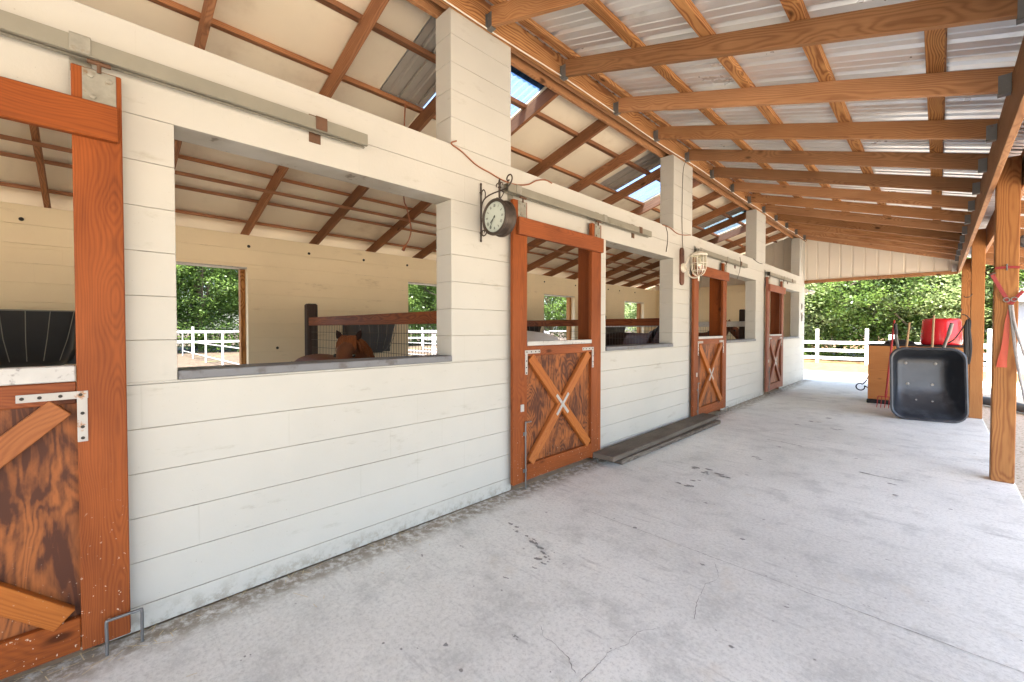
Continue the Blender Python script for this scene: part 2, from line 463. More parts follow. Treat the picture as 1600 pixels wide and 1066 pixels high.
class MB:
    def __init__(self):
        self.v, self.f, self.g, self.tn = [], [], [], []

    def add(self, vs, fs, gs=None, tone=None):
        b = len(self.v)
        tone = rnd() if tone is None else tone
        self.v += [tuple(q) for q in vs]
        self.g += [tuple(q) for q in (gs if gs is not None else vs)]
        self.tn += [tone] * len(vs)
        self.f += [tuple(b + i for i in q) for q in fs]
        return self

    def board(self, p0, p1, w, t, up=(0, 0, 1), ch=.003):
        """a sawn board from p0 to p1: w across along `up`, t thick; chamfered; solid grain coordinates"""
        p0, p1, up = Vector(p0), Vector(p1), Vector(up)
        d = p1 - p0
        L = d.length
        d.normalize()
        wd = (up - d * up.dot(d)).normalized()
        td = d.cross(wd)
        c = (p0 + p1) / 2
        h = (L / 2, w / 2, t / 2)
        ch = min(ch, .3 * min(w, t, L))
        vs, gs, idx = [], [], {}
        ou, ov, ow = rnd() * 90, (rnd() - .5) * .16, (.03 + rnd() * .09) * random.choice((-1, 1))
        for sx in (-1, 1):
            for sy in (-1, 1):
                for sz in (-1, 1):
                    for a in range(3):
                        q = [sx * (h[0] - (0 if a == 0 else ch)), sy * (h[1] - (0 if a == 1 else ch)), sz * (h[2] - (0 if a == 2 else ch))]
                        idx[(sx, sy, sz, a)] = len(vs)
                        vs.append(c + d * q[0] + wd * q[1] + td * q[2])
                        gs.append((q[0] + ou, q[1] + ov, q[2] + ow))
        fs = []
        S = ((-1, -1), (1, -1), (1, 1), (-1, 1))
        for s in (-1, 1):
            fs.append([idx[(s, a, b, 0)] for a, b in S])
            fs.append([idx[(a, s, b, 1)] for a, b in S])
            fs.append([idx[(a, b, s, 2)] for a, b in S])
        for a in (-1, 1):
            for b in (-1, 1):
                fs.append([idx[(a, b, -1, 0)], idx[(a, b, 1, 0)], idx[(a, b, 1, 1)], idx[(a, b, -1, 1)]])
                fs.append([idx[(a, -1, b, 0)], idx[(a, 1, b, 0)], idx[(a, 1, b, 2)], idx[(a, -1, b, 2)]])
                fs.append([idx[(-1, a, b, 1)], idx[(1, a, b, 1)], idx[(1, a, b, 2)], idx[(-1, a, b, 2)]])
                for s in (-1, 1):
                    fs.append([idx[(a, b, s, 0)], idx[(a, b, s, 1)], idx[(a, b, s, 2)]])
        return self.add(vs, fs, gs)

    def box(self, x0, x1, y0, y1, z0, z1, ch=.003):
        dx, dy, dz = x1 - x0, y1 - y0, z1 - z0
        cx, cy, cz = (x0 + x1) / 2, (y0 + y1) / 2, (z0 + z1) / 2
        if dz >= dx and dz >= dy:
            return self.board((cx, cy, z0), (cx, cy, z1), dy, dx, (0, 1, 0), ch)
        if dy >= dx:
            return self.board((cx, y0, cz), (cx, y1, cz), dz, dx, (0, 0, 1), ch)
        return self.board((x0, cy, cz), (x1, cy, cz), dz, dy, (0, 0, 1), ch)

    def tube(self, pts, r, n=8, cap=True, flat=None):
        pts = [Vector(p) for p in pts]
        m = len(pts)
        rs = r if isinstance(r, (list, tuple)) else [r] * m
        t0 = (pts[1] - pts[0]).normalized()
        ref = Vector((0, 0, 1)) if abs(t0.z) < .9 else Vector((1, 0, 0))
        nrm = (ref - t0 * ref.dot(t0)).normalized()
        vs, gs, u = [], [], rnd() * 50
        for i, p in enumerate(pts):
            if i == 0:
                t = t0
            elif i == m - 1:
                t = (pts[-1] - pts[-2]).normalized()
            else:
                t = (pts[i + 1] - pts[i - 1])
                t = t.normalized() if t.length > 1e-9 else t0
            nrm = nrm - t * nrm.dot(t)
            nrm = nrm.normalized() if nrm.length > 1e-6 else t.orthogonal().normalized()
            bn = t.cross(nrm)
            if i:
                u += (p - pts[i - 1]).length
            for k in range(n):
                a = 2 * PI * k / n
                vs.append(p + nrm * (math.cos(a) * rs[i]) + bn * (math.sin(a) * rs[i]))
                gs.append((u, math.cos(a) * rs[i] + .02, math.sin(a) * rs[i]))
        fs = [[i * n + k, i * n + (k + 1) % n, (i + 1) * n + (k + 1) % n, (i + 1) * n + k] for i in range(m - 1) for k in range(n)]
        if cap:
            fs.append(list(range(n - 1, -1, -1)))
            fs.append([(m - 1) * n + k for k in range(n)])
        return self.add(vs, fs, gs)

    def lathe(self, prof, c, axis=(0, 0, 1), n=24):
        """prof: (radius, height along axis); ends of radius 0 close"""
        ax = Vector(axis).normalized()
        e1 = ax.orthogonal().normalized()
        e2 = ax.cross(e1)
        c = Vector(c)
        vs, rows = [], []
        for r, h in prof:
            if r < 1e-6:
                rows.append([len(vs)])
                vs.append(c + ax * h)
            else:
                rows.append(list(range(len(vs), len(vs) + n)))
                for k in range(n):
                    a = 2 * PI * k / n
                    vs.append(c + ax * h + e1 * (math.cos(a) * r) + e2 * (math.sin(a) * r))
        fs = []
        for a, b in zip(rows, rows[1:]):
            if len(a) == 1 and len(b) == 1:
                continue
            for k in range(n):
                k2 = (k + 1) % n
                if len(a) == 1:
                    fs.append([a[0], b[k2], b[k]])
                elif len(b) == 1:
                    fs.append([a[k], a[k2], b[0]])
                else:
                    fs.append([a[k], a[k2], b[k2], b[k]])
        return self.add(vs, fs)

    def prism(self, poly, d):
        """extrude a planar polygon (list of 3D points) by vector d"""
        poly = [Vector(p) for p in poly]
        d = Vector(d)
        n = len(poly)
        vs = poly + [p + d for p in poly]
        fs = [list(range(n)), list(range(2 * n - 1, n - 1, -1))] + [[i, (i + 1) % n, n + (i + 1) % n, n + i] for i in range(n)]
        return self.add(vs, fs)

    def build(self, name, mat, parent=None, smooth=False, recalc=True):
        me = bpy.data.meshes.new(name)
        off = world_off(parent)
        me.from_pydata([tuple(Vector(v) - off) for v in self.v], [], self.f)
        a = me.attributes.new('g', 'FLOAT_VECTOR', 'POINT')
        a.data.foreach_set('vector', [q for g in self.g for q in g])
        a = me.attributes.new('tone', 'FLOAT', 'POINT')
        a.data.foreach_set('value', self.tn)
        if recalc:
            bm = bmesh.new()
            bm.from_mesh(me)
            bmesh.ops.recalc_face_normals(bm, faces=bm.faces)
            bm.to_mesh(me)
            bm.free()
        if smooth:
            me.polygons.foreach_set('use_smooth', [True] * len(me.polygons))
            try:
                me.set_sharp_from_angle(angle=R(40))
            except Exception:
                pass
        me.materials.append(M[mat] if isinstance(mat, str) else mat)
        o = bpy.data.objects.new(name, me)
        COL.objects.link(o)
        if parent is not None:
            o.parent = parent
        return o


def tag(o, label=None, cat=None, group=None, kind=None):
    for k, v in (('label', label), ('category', cat), ('group', group), ('kind', kind)):
        if v:
            o[k] = v
    return o


def thing(name, label, cat, loc=(0, 0, 0), group=None):
    o = bpy.data.objects.new(name, None)
    o.empty_display_size = .1
    COL.objects.link(o)
    o.location = loc
    return tag(o, label, cat, group)


def smooth_path(pts, n=8):
    """Catmull-Rom through the points"""
    pts = [Vector(p) for p in pts]
    q = [pts[0] * 2 - pts[1]] + pts + [pts[-1] * 2 - pts[-2]]
    out = []
    for i in range(1, len(q) - 2):
        p0, p1, p2, p3 = q[i - 1:i + 3]
        for k in range(n):
            t = k / n
            out.append(.5 * ((2 * p1) + (p2 - p0) * t + (2 * p0 - 5 * p1 + 4 * p2 - p3) * t * t + (3 * p1 - p0 - 3 * p2 + p3) * t ** 3))
    out.append(pts[-1])
    return out

# ================================================================== SETTING
b = MB()
N = 24
xs = [-260, -120, -60, -34, -22, -14, -8, -4.3, 0, 3.0, 6, 10, 16, 24, 40, 70, 140, 260]
ys = [-260, -120, -60, -30, -12, -5, 0, 6, 13.6, 16, 18, 21, 25, 31, 40, 60, 120, 260]
vs = []
for yy in ys:
    for xx in xs:
        far = max(0, abs(xx - 1) - 8) + max(0, abs(yy - 5) - 16)
        vs.append((xx, yy, -.06 + (mnoise.noise((xx * .2, yy * .2, 0)) * .05 * min(1, far / 6))))
nx = len(xs)
b.add(vs, [[j * nx + i, j * nx + i + 1, (j + 1) * nx + i + 1, (j + 1) * nx + i] for j in range(len(ys) - 1) for i in range(nx - 1)])
tag(b.build('ground', 'ground', recalc=False), kind='structure')

b = MB()
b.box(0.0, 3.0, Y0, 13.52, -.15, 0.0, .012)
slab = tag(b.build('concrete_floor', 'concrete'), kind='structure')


def ribbon(b, pts, w, z=.0035, jag=.006, step=.012):
    """a crack: a thin irregular band lying on the slab"""
    pts = [Vector((p[0], p[1], 0)) for p in pts]
    fine = []
    for a, c in zip(pts, pts[1:]):
        n = max(2, int((c - a).length / step))
        for i in range(n):
            fine.append(a.lerp(c, i / n))
    fine.append(pts[-1])
    vs, fs = [], []
    for i, p in enumerate(fine):
        t = (fine[min(i + 1, len(fine) - 1)] - fine[max(i - 1, 0)]).normalized()
        nn = Vector((-t.y, t.x, 0))
        q = p + nn * (mnoise.noise((p.x * 9, p.y * 9, 3)) * jag * 2 + (rnd() - .5) * jag * .5)
        ww = w * (.35 + .9 * rnd()) * (.5 + .8 * abs(mnoise.noise((p.x * 5, p.y * 5, 9))))
        if i in (0, len(fine) - 1):
            ww *= .15
        vs += [(*(q + nn * ww / 2).xy, z), (*(q - nn * ww / 2).xy, z)]
        if i:
            fs.append([2 * i - 2, 2 * i - 1, 2 * i + 1, 2 * i])
    b.add(vs, fs)


def blot(b, c, r, n=14, z=.0038, sx=1.0):
    vs = [(c[0], c[1], z)]
    a0, sd = rnd() * 6, rnd() * 40
    for k in range(n):
        a = 2 * PI * k / n
        q = r * (.45 + .75 * abs(mnoise.noise((math.cos(a) * 1.3 + sd, math.sin(a) * 1.3, 2))) + .35 * rnd())
        vs.append((c[0] + math.cos(a + a0) * q * sx, c[1] + math.sin(a + a0) * q, z))
    b.add(vs, [[0, 1 + k, 1 + (k + 1) % n] for k in range(n)])


b = MB()
ribbon(b, [(.62, 2.585), (1.4, 2.58), (2.2, 2.575), (2.99, 2.57)], .0045, jag=.002)
ribbon(b, [fl(p, q) for p, q in ((1125, 884), (1120, 912), (1096, 930), (1089, 955), (1086, 975))], .0028, jag=.014)
ribbon(b, [fl(p, q) for p, q in ((1032, 985), (1008, 994), (985, 1008), (965, 1026), (935, 1046), (912, 1070), (880, 1110))], .0028, jag=.014)
ribbon(b, [fl(p, q) for p, q in ((842, 985), (852, 1000), (872, 1013), (892, 1034), (903, 1062))], .0035, jag=.014)
ribbon(b, [fl(p, q) for p, q in ((1345, 739), (1375, 746), (1417, 754))], .022, jag=.004)
ribbon(b, [fl(p, q) for p, q in ((1200, 688), (1225, 692), (1256, 699))], .025, jag=.004)
ribbon(b, [(.1, 6.24), (1.0, 6.235), (2.99, 6.23)], .007, jag=.002)
ribbon(b, [(.1, 9.9), (1.0, 9.9), (2.99, 9.9)], .008, jag=.002)
b.build('crack', 'crack', slab, recalc=False)
b = MB()
for p, q, r in ((800, 826, .03), (806, 832, .02), (825, 843, .022), (832, 850, .03), (842, 856, .028), (845, 862, .03), (852, 868, .02), (848, 879, .034), (856, 876, .026),
                (835, 892, .012), (833, 848, .02), (803, 1000, .012), (808, 1006, .018), (1398, 758, .03), (1397, 775, .03), (1394, 880, .014), (1095, 734, .06), (1120, 740, .07), (1104, 742, .04),
                (1140, 748, .05), (1180, 716, .05), (1085, 752, .06), (1070, 760, .05), (1250, 665, .06), (1300, 655, .06), (1275, 660, .05), (720, 858, .012), (658, 872, .012), (850, 884, .016),
                (790, 908, .012), (1232, 955, .012), (1360, 954, .014), (1225, 700, .05), (1310, 672, .06)):
    for _ in range(3):
        x, y = fl(p, q)
        if x < 2.9:
            blot(b, (x + (rnd() - .5) * r * 2.2, y + (rnd() - .5) * r * 1.4), r * (.15 + .4 * rnd()), sx=1.7, z=.0034 + rnd() * .0008)
for _ in range(90):
    blot(b, (.35 + 2.5 * rnd(), .4 + 11 * rnd() ** 1.3), .004 + .012 * rnd() ** 3, 9, sx=1.3, z=.0034 + rnd() * .0008)
b.build('stain', 'stain', slab, recalc=False)

b = MB()
b.add([(-6, 13.53, -.045), (30, 13.53, -.045), (30, 17.0, -.045), (12, 17.3, -.045), (2, 16.8, -.045), (-6, 17.2, -.045)], [[0, 1, 2, 3, 4, 5]])
tag(b.build('driveway', 'driveway', recalc=False), kind='structure')
b = MB()
b.add([(3.002, -8, -.035), (5.2, -8, -.035), (5.6, 4, -.035), (5.1, 9, -.035), (4.4, 13.4, -.035), (3.002, 13.5, -.035)], [[0, 1, 2, 3, 4, 5]])
tag(b.build('gravel_path', 'gravel', recalc=False), kind='structure')
b = MB()
b.add([(BX - .19, Y0, -.02), (-.001, Y0, -.02), (-.001, Y1, -.02), (BX - .19, Y1, -.02)], [[0, 1, 2, 3]])
tag(b.build('stall_floor', 'stall_floor', recalc=False), kind='structure')

# ================================================================== THE BARN
barn = thing('stable_barn', 'long cream block horse stable with open stalls under a brown timbered roof', 'stable', (-2, PIL + 2, 0))


def courses(b, x0, x1, y0, y1, za, zb, ref=TOP):
    """a stack of block courses; every course a chamfered block so that the joints are real grooves"""
    n0 = math.floor((za - ref) / CR + 1e-4)
    z = ref + n0 * CR
    while z < zb - 1e-4:
        a, c = max(z, za), min(z + CR, zb)
        if c - a > .004:
            j = (rnd() - .5) * .0016
            b.box(x0, x1 + j, y0, y1, a, c, .0024)
        z += CR


SILL = 1.112
b = MB()
courses(b, -WT, 0, Y0, Y1, HEAD, TOP)                       # the band over doors and windows
for k in range(-2, 3):
    c0 = PIL + k * P + PW + 1.219
    cw = .203 if k != -1 else .248
    courses(b, -WT, 0, c0, PIL + (k + 1) * P + (PW if k < 2 else 0), 0.0, SILL)    # below the window
    courses(b, -WT, 0, c0, c0 + cw, SILL, HEAD)             # slim pier beside the door
for k in range(-2, 4):
    courses(b, -WT, 0, PIL + k * P, PIL + k * P + PW, SILL if k > -2 else 0, HEAD)
courses(b, -WT, 0, Y1 - PW, Y1, 0, SILL)
b.build('front_wall', 'block', barn)
for k in range(-2, 4):
    b = MB()
    y = PIL + k * P
    courses(b, -WT, 0, y, y + PW, TOP, 3.676)
    b.build('pillar', 'block', barn)
for k in range(-2, 3):
    b = MB()
    c0 = PIL + k * P + PW + 1.219 + (.203 if k != -1 else .248)
    b.box(-.205, .012, c0 + .002, PIL + (k + 1) * P - .002, SILL + .001, SILL + .043, .004)
    b.build('window_sill', 'sill', barn)

# back wall with a doorway per stall
BD = [(-3.31, -2.12), (.30, 1.50), (3.97, 5.17), (7.63, 8.83), (11.30, 12.48)]
b = MB()
edges = [Y0] + [q for d in BD for q in d] + [Y1]
for i in range(0, len(edges), 2):
    courses(b, BX - WT, BX, edges[i], edges[i + 1], -.02, 2.18, BH)
courses(b, BX - WT, BX, Y0, Y1, 2.18, BH, BH)
bw = b.build('back_wall', 'block_in', barn)
for y in (-2.9, -1.7, -.5, 1.52, 2.3, 3.15, 3.95, 5.1, 6.3, 7.0, 7.64, 8.86, 9.6, 10.4, 11.0, 11.9, 1.86):
    b = MB()
    b.lathe([(0, .012), (.017, .010), (.020, 0)], (BX, y, 2.47 if y != 1.86 else 1.08), (1, 0, 0), 10)
    b.build('bolt', 'darkhole', bw)
for y0, y1 in BD:
    b = MB()
    b.box(BX - WT - .03, BX - WT + .075, y1 - .06, y1 - .002, 0, 2.165, .003)
    b.build('door_jamb', 'purlin', barn)
    b = MB()
    b.box(BX - WT - .004, BX + .006, y0 + .004, y1 - .004, 2.166, 2.181, .002)
    b.build('door_head', 'cap', barn)
b = MB()
courses(b, BX, -WT, Y1 - WT, Y1, -.02, BH, BH)
b.build('end_wall', 'block_in', barn)
b = MB()
courses(b, BX, -WT, Y0, Y0 + WT, -.02, BH, BH)
b.build('end_wall', 'block_in', barn)
for k in range(-1, 3):
    b = MB()
    y = PIL + k * P + PW + 1.219
    b.box(-WT - .002, -.012, y - .032, y - .001, 0, HEAD - .002, .003)
    b.build('door_jamb', 'gate', barn)


def zr(X):   # underside of barn rafters at distance X behind the front wall
    return 3.75 - SL * X


cs = 1 / math.sqrt(1 + SL * SL)
RY = [2.42 + .9144 * n for n in range(-8, 13)]
RY = [y for y in RY if Y0 + .1 < y < Y1 - .1]
for y in RY:
    b = MB()
    n = Vector((-SL * cs, 0, cs)) * .07
    b.board(Vector((-.192, y, zr(.192))) + n, Vector((-4.72, y, zr(4.72))) + n, .14, .04, (0, 0, 1))
    b.build('rafter', 'barn_wood', barn)
for X in (.66, 1.24, 1.82, 2.39, 2.95, 3.52, 4.07, 4.62):
    b = MB()
    z = zr(X) + .147 + .019
    b.board((-X, Y0 + .02, z), (-X, Y1 - .02, z), .089, .038, (-cs, 0, SL * cs))
    b.build('purlin', 'barn_wood', barn)
b = MB()
X = 2.92
b.board((-X, Y0 + .2, zr(X) - .021), (-X, Y1 - .2, zr(X) - .021), .089, .038, (-cs, 0, SL * cs))
b.build('bracing_board', 'barn_wood', barn)


def slope_sheet(b, X0, X1, y0, y1, dz, th, sl=SL, base=3.75):
    z0, z1 = base - sl * X0 + dz, base - sl * X1 + dz
    b.prism([(-X0, y0, z0), (-X1, y0, z1), (-X1, y1, z1), (-X0, y1, z0)], (0, 0, th))


b = MB()
b.box(-4.745, -4.722, Y0, Y1, 2.34, 2.60, .003)
b.build('eave_board', 'cap', barn)
foam, tin = MB(), MB()
LIFT = .147 + .0385
bays = [(RY[i], RY[i + 1]) for i in range(len(RY) - 1)]
bays = [(Y0, RY[0])] + bays + [(RY[-1], Y1)]
for y0, y1 in bays:
    ph = ((y0 - 2.42) / P) % 1.0
    sky = (min(ph, 1 - ph) < .02) and y0 > -4
    pre = abs(ph - .75) < .02
    g = .003
    m = (y0 + y1) / 2 - .02
    if sky:
        for X0, X1 in ((1.245, 2.38), (2.39, 4.70)):
            slope_sheet(foam, X0, X1, y0 + g, y1 - g, LIFT, .018)
        slope_sheet(tin, 1.25, 4.75, y0, y1, LIFT + .03, .004)
        s = MB()
        prof = []
        ny = int((y1 - y0) / .0381)
        vs, fs = [], []
        for i in range(ny + 1):
            yy = y0 + (y1 - y0) * i / ny
            dz = .016 * (1 if i % 2 else 0)
            for X in (-.01, 1.26):
                vs.append((-X, yy, 3.75 - SL * X + LIFT + .012 + dz))
        for i in range(ny):
            fs.append([2 * i, 2 * i + 1, 2 * i + 3, 2 * i + 2])
        s.add(vs, fs)
        s.build('skylight', 'skylight', barn, recalc=False)
    elif pre:
        slope_sheet(foam, 0, 1.23, y0 + g, m, LIFT, .018)
        slope_sheet(foam, 1.245, 2.38, y0 + g, y1 - g, LIFT, .018)
        slope_sheet(foam, 2.39, 4.70, y0 + g, y1 - g, LIFT, .018)
        slope_sheet(tin, -.02, 4.75, y0, y1, LIFT + .03, .004)
        s = MB()
        vs, fs = [], []
        ks = [0, .06, .07, .09, .10, .16, .165, .185, .19, .25, .26, .29, .30, .36, .365, .385, .39, .44]
        hs = [0, 0, .008, .008, 0, 0, .02, .02, 0, 0, .008, .008, 0, 0, .02, .02, 0, 0]
        for q, h in zip(ks, hs):
            for X in (0, 1.22):
                vs.append((-X, m + .01 + q * (y1 - m - .015) / .44, 3.75 - SL * X + LIFT + .002 + h))
        for i in range(len(ks) - 1):
            fs.append([2 * i, 2 * i + 1, 2 * i + 3, 2 * i + 2])
        s.add(vs, fs)
        s.build('bare_roof_tin', 'dulltin', barn, recalc=False)
    else:
        for X0, X1 in ((0, 2.38), (2.39, 4.70)):
            slope_sheet(foam, X0, X1, y0 + g, y1 - g, LIFT, .018)
        slope_sheet(tin, -.02, 4.75, y0, y1, LIFT + .03, .004)
foam.build('ceiling_board', 'foam', barn)
tin.build('roof_sheet', 'tin', barn)


def siding(b, x0, x1, y, zlo, ztop, face=-1):
    """vertical ribbed metal panel; ztop(x) gives the upper edge"""
    vs, fs = [], []
    xx, rows = x0, []
    while xx < x1 - 1e-6:
        for dx, dy in ((0, 0), (.016, 0), (.024, .016), (.052, .016), (.060, 0)):
            if xx + dx <= x1:
                rows.append((xx + dx, dy))
        xx += .238
    rows.append((x1, 0))
    for q, dy in rows:
        vs += [(q, y + dy, zlo), (q, y + dy, ztop(q)), (q, y + dy + .004, zlo), (q, y + dy + .004, ztop(q))]
    for i in range(len(rows) - 1):
        a, c = 4 * i, 4 * i + 4
        fs += [[a, c, c + 1, a + 1], [a + 2, a + 3, c + 3, c + 2]]
    b.add(vs, fs)


b = MB()
siding(b, -4.30, -.2, Y1 - .12, BH + .001, lambda x: zr(-x) + .16)
b.build('gable_siding', 'siding', barn, recalc=False)
b = MB()
siding(b, BX, -.2, Y0 + .06, BH + .001, lambda x: zr(-x) + .16)
b.build('gable_siding', 'siding', barn, recalc=False)
b = MB()
b.box(-.187, -.149, Y0, Y1, 3.678, 3.90, .003)
b.build('ridge_beam', 'rafter', barn)
b = MB()
b.box(-.062, -.024, Y0, Y1, 3.678, 3.90, .003)
b.build('ridge_beam', 'rafter', barn)
b = MB()
b.prism([(-.45, Y0, 3.845), (0, Y0, 3.985), (.40, Y0, 3.78), (.40, Y0, 3.786), (0, Y0, 3.992), (-.45, Y0, 3.852)], (0, Y1 - Y0 + .1, 0))
b.build('ridge_light_stop', 'tin', barn)  # unseen cover, added to keep daylight from leaking in between the two roofs

# ================================================================== THE PORCH
porch = thing('porch', 'open porch roof of pine rafters and ribbed metal on square posts along the stable', 'porch', (1.5, PIL + 2, 0))
b = MB()
b.box(.002, .040, Y0, 13.5, 3.655, 3.86, .003)
b.build('ledger_board', 'purlin', porch)


def zp(x):
    return 3.66 - PS * (x - .04)


cp = 1 / math.sqrt(1 + PS * PS)
nv = Vector((PS * cp, 0, cp)) * .07
PR = [2.19 + .9 * n for n in range(-8, 13)]
for y in PR:
    b = MB()
    b.board(Vector((.043, y, zp(.043))) + nv, Vector((2.797, y, zp(2.797))) + nv, .14, .04, (0, 0, 1))
    r = b.build('rafter', 'rafter', porch)
    for x, s in ((.043, 1), (2.797, -1)):
        b = MB()
        xa, xb = sorted((x, x + s * .055))
        z = zp(x + s * .03)
        for q in (-1, 1):
            ya, yb = sorted((y + q * .0208, y + q * .0228))
            b.box(xa, xb, ya, yb, z - .012, z + .10, .0005)
            for h in (.02, .04, .06, .08):
                b.lathe([(0, .003), (.0045, .002), (.0045, 0)], (x + s * (.018 if h in (.02, .06) else .036), y + q * .0228, z + h), (0, q, 0), 6)
            xc, xd = sorted((x, x + s * .002))
            yc, yd = sorted((y + q * .0228, y + q * .036))
            b.box(xc, xd, yc, yd, z - .012, z + .10, .0005)
        b.box(xa, xb, y - .0228, y + .0228, z - .0185, z - .0125, .0005)
        b.build('joist_hanger', 'steel', r)
    if y > -1:
        b = MB()
        b.board(Vector((3.043, y, zp(3.043))) + nv, Vector((4.42, y, zp(4.42))) + nv, .14, .04, (0, 0, 1))
        b.build('rafter_tail', 'rafter', porch)
for x in (.17, .80, 1.33, 1.88, 2.47, 3.05, 3.62, 4.2):
    b = MB()
    z = zp(x) + .1475 + .019
    b.board((x, Y0 + .02, z), (x, 13.5, z), .089, .038, (cp, 0, -PS * cp))
    b.build('purlin', 'purlin', porch)

# ribbed metal roof, ribs running down the slope
prof = []
y = Y0
pat = ((0, 0), (.052, 0), (.058, .006), (.078, .006), (.084, 0), (.142, 0), (.148, .006), (.168, .006), (.174, 0), (.232, 0), (.246, .026), (.276, .026), (.290, 0))
while y < 13.58:
    prof += [(y + a * 1.0, h) for a, h in pat]
    y += .305
vs, fs = [], []
for lay in (0, 1):
    for yy, h in prof:
        for x in (.01, 4.5):
            vs.append((x, yy, zp(x) + .1475 + .0385 + h + lay * .003))
n = len(prof)
for i in range(n - 1):
    fs.append([2 * i, 2 * i + 1, 2 * i + 3, 2 * i + 2])
    o = 2 * n
    fs.append([o + 2 * i, o + 2 * i + 2, o + 2 * i + 3, o + 2 * i + 1])
b = MB()
b.add(vs, fs)
b.build('roof_sheet', 'tin', porch, recalc=False)
for x0 in (2.80, 3.002):
    b = MB()
    b.box(x0, x0 + .038, Y0, 13.5, 2.575, 2.90, .003)
    b.build('header_beam', 'rafter', porch)
POSTY = [-5.3, -1.9, 1.88, 5.66, 9.42, 13.2]
for y in POSTY:
    b = MB()
    b.box(2.85, 2.99, y, y + .14, 0.001, 2.84, .006)
    b.build('post', 'post', porch)
b = MB()
siding(b, .004, 2.80, 13.40, 2.62, lambda x: zp(x) + .15)
b.build('gable_siding', 'siding', porch, recalc=False)
b = MB()
b.box(.004, 2.80, 13.36, 13.398, 2.545, 2.625, .003)
b.build('gable_beam', 'rafter', porch)
b = MB()
b.box(2.70, 2.78, 13.30, 13.36, 2.60, 2.75, .006)
b.build('conduit_box', 'cap', porch)

# ================================================================== THINGS ON THE WALL
def atX(px, py, X):
    u = (px - 800) / 660
    t = (X - 2.5) / (FC * u - FS)
    return Vector((X, (FS * u + FC) * t, 1.35 + (514 - py) / 660 * t))


def atY(px, py, Y):
    u = (px - 800) / 660
    t = Y / (FS * u + FC)
    return Vector((2.5 + (FC * u - FS) * t, Y, 1.35 + (514 - py) / 660 * t))


def screw_plate(b, p0, p1, w, x, th=.003, holes=4):
    """a flat steel strip on a plane of constant x"""
    p0, p1 = Vector((x, *p0)), Vector((x, *p1))
    b.board(p0, p1, w, th, Vector((0, -(p1 - p0).z, (p1 - p0).y)), .001)


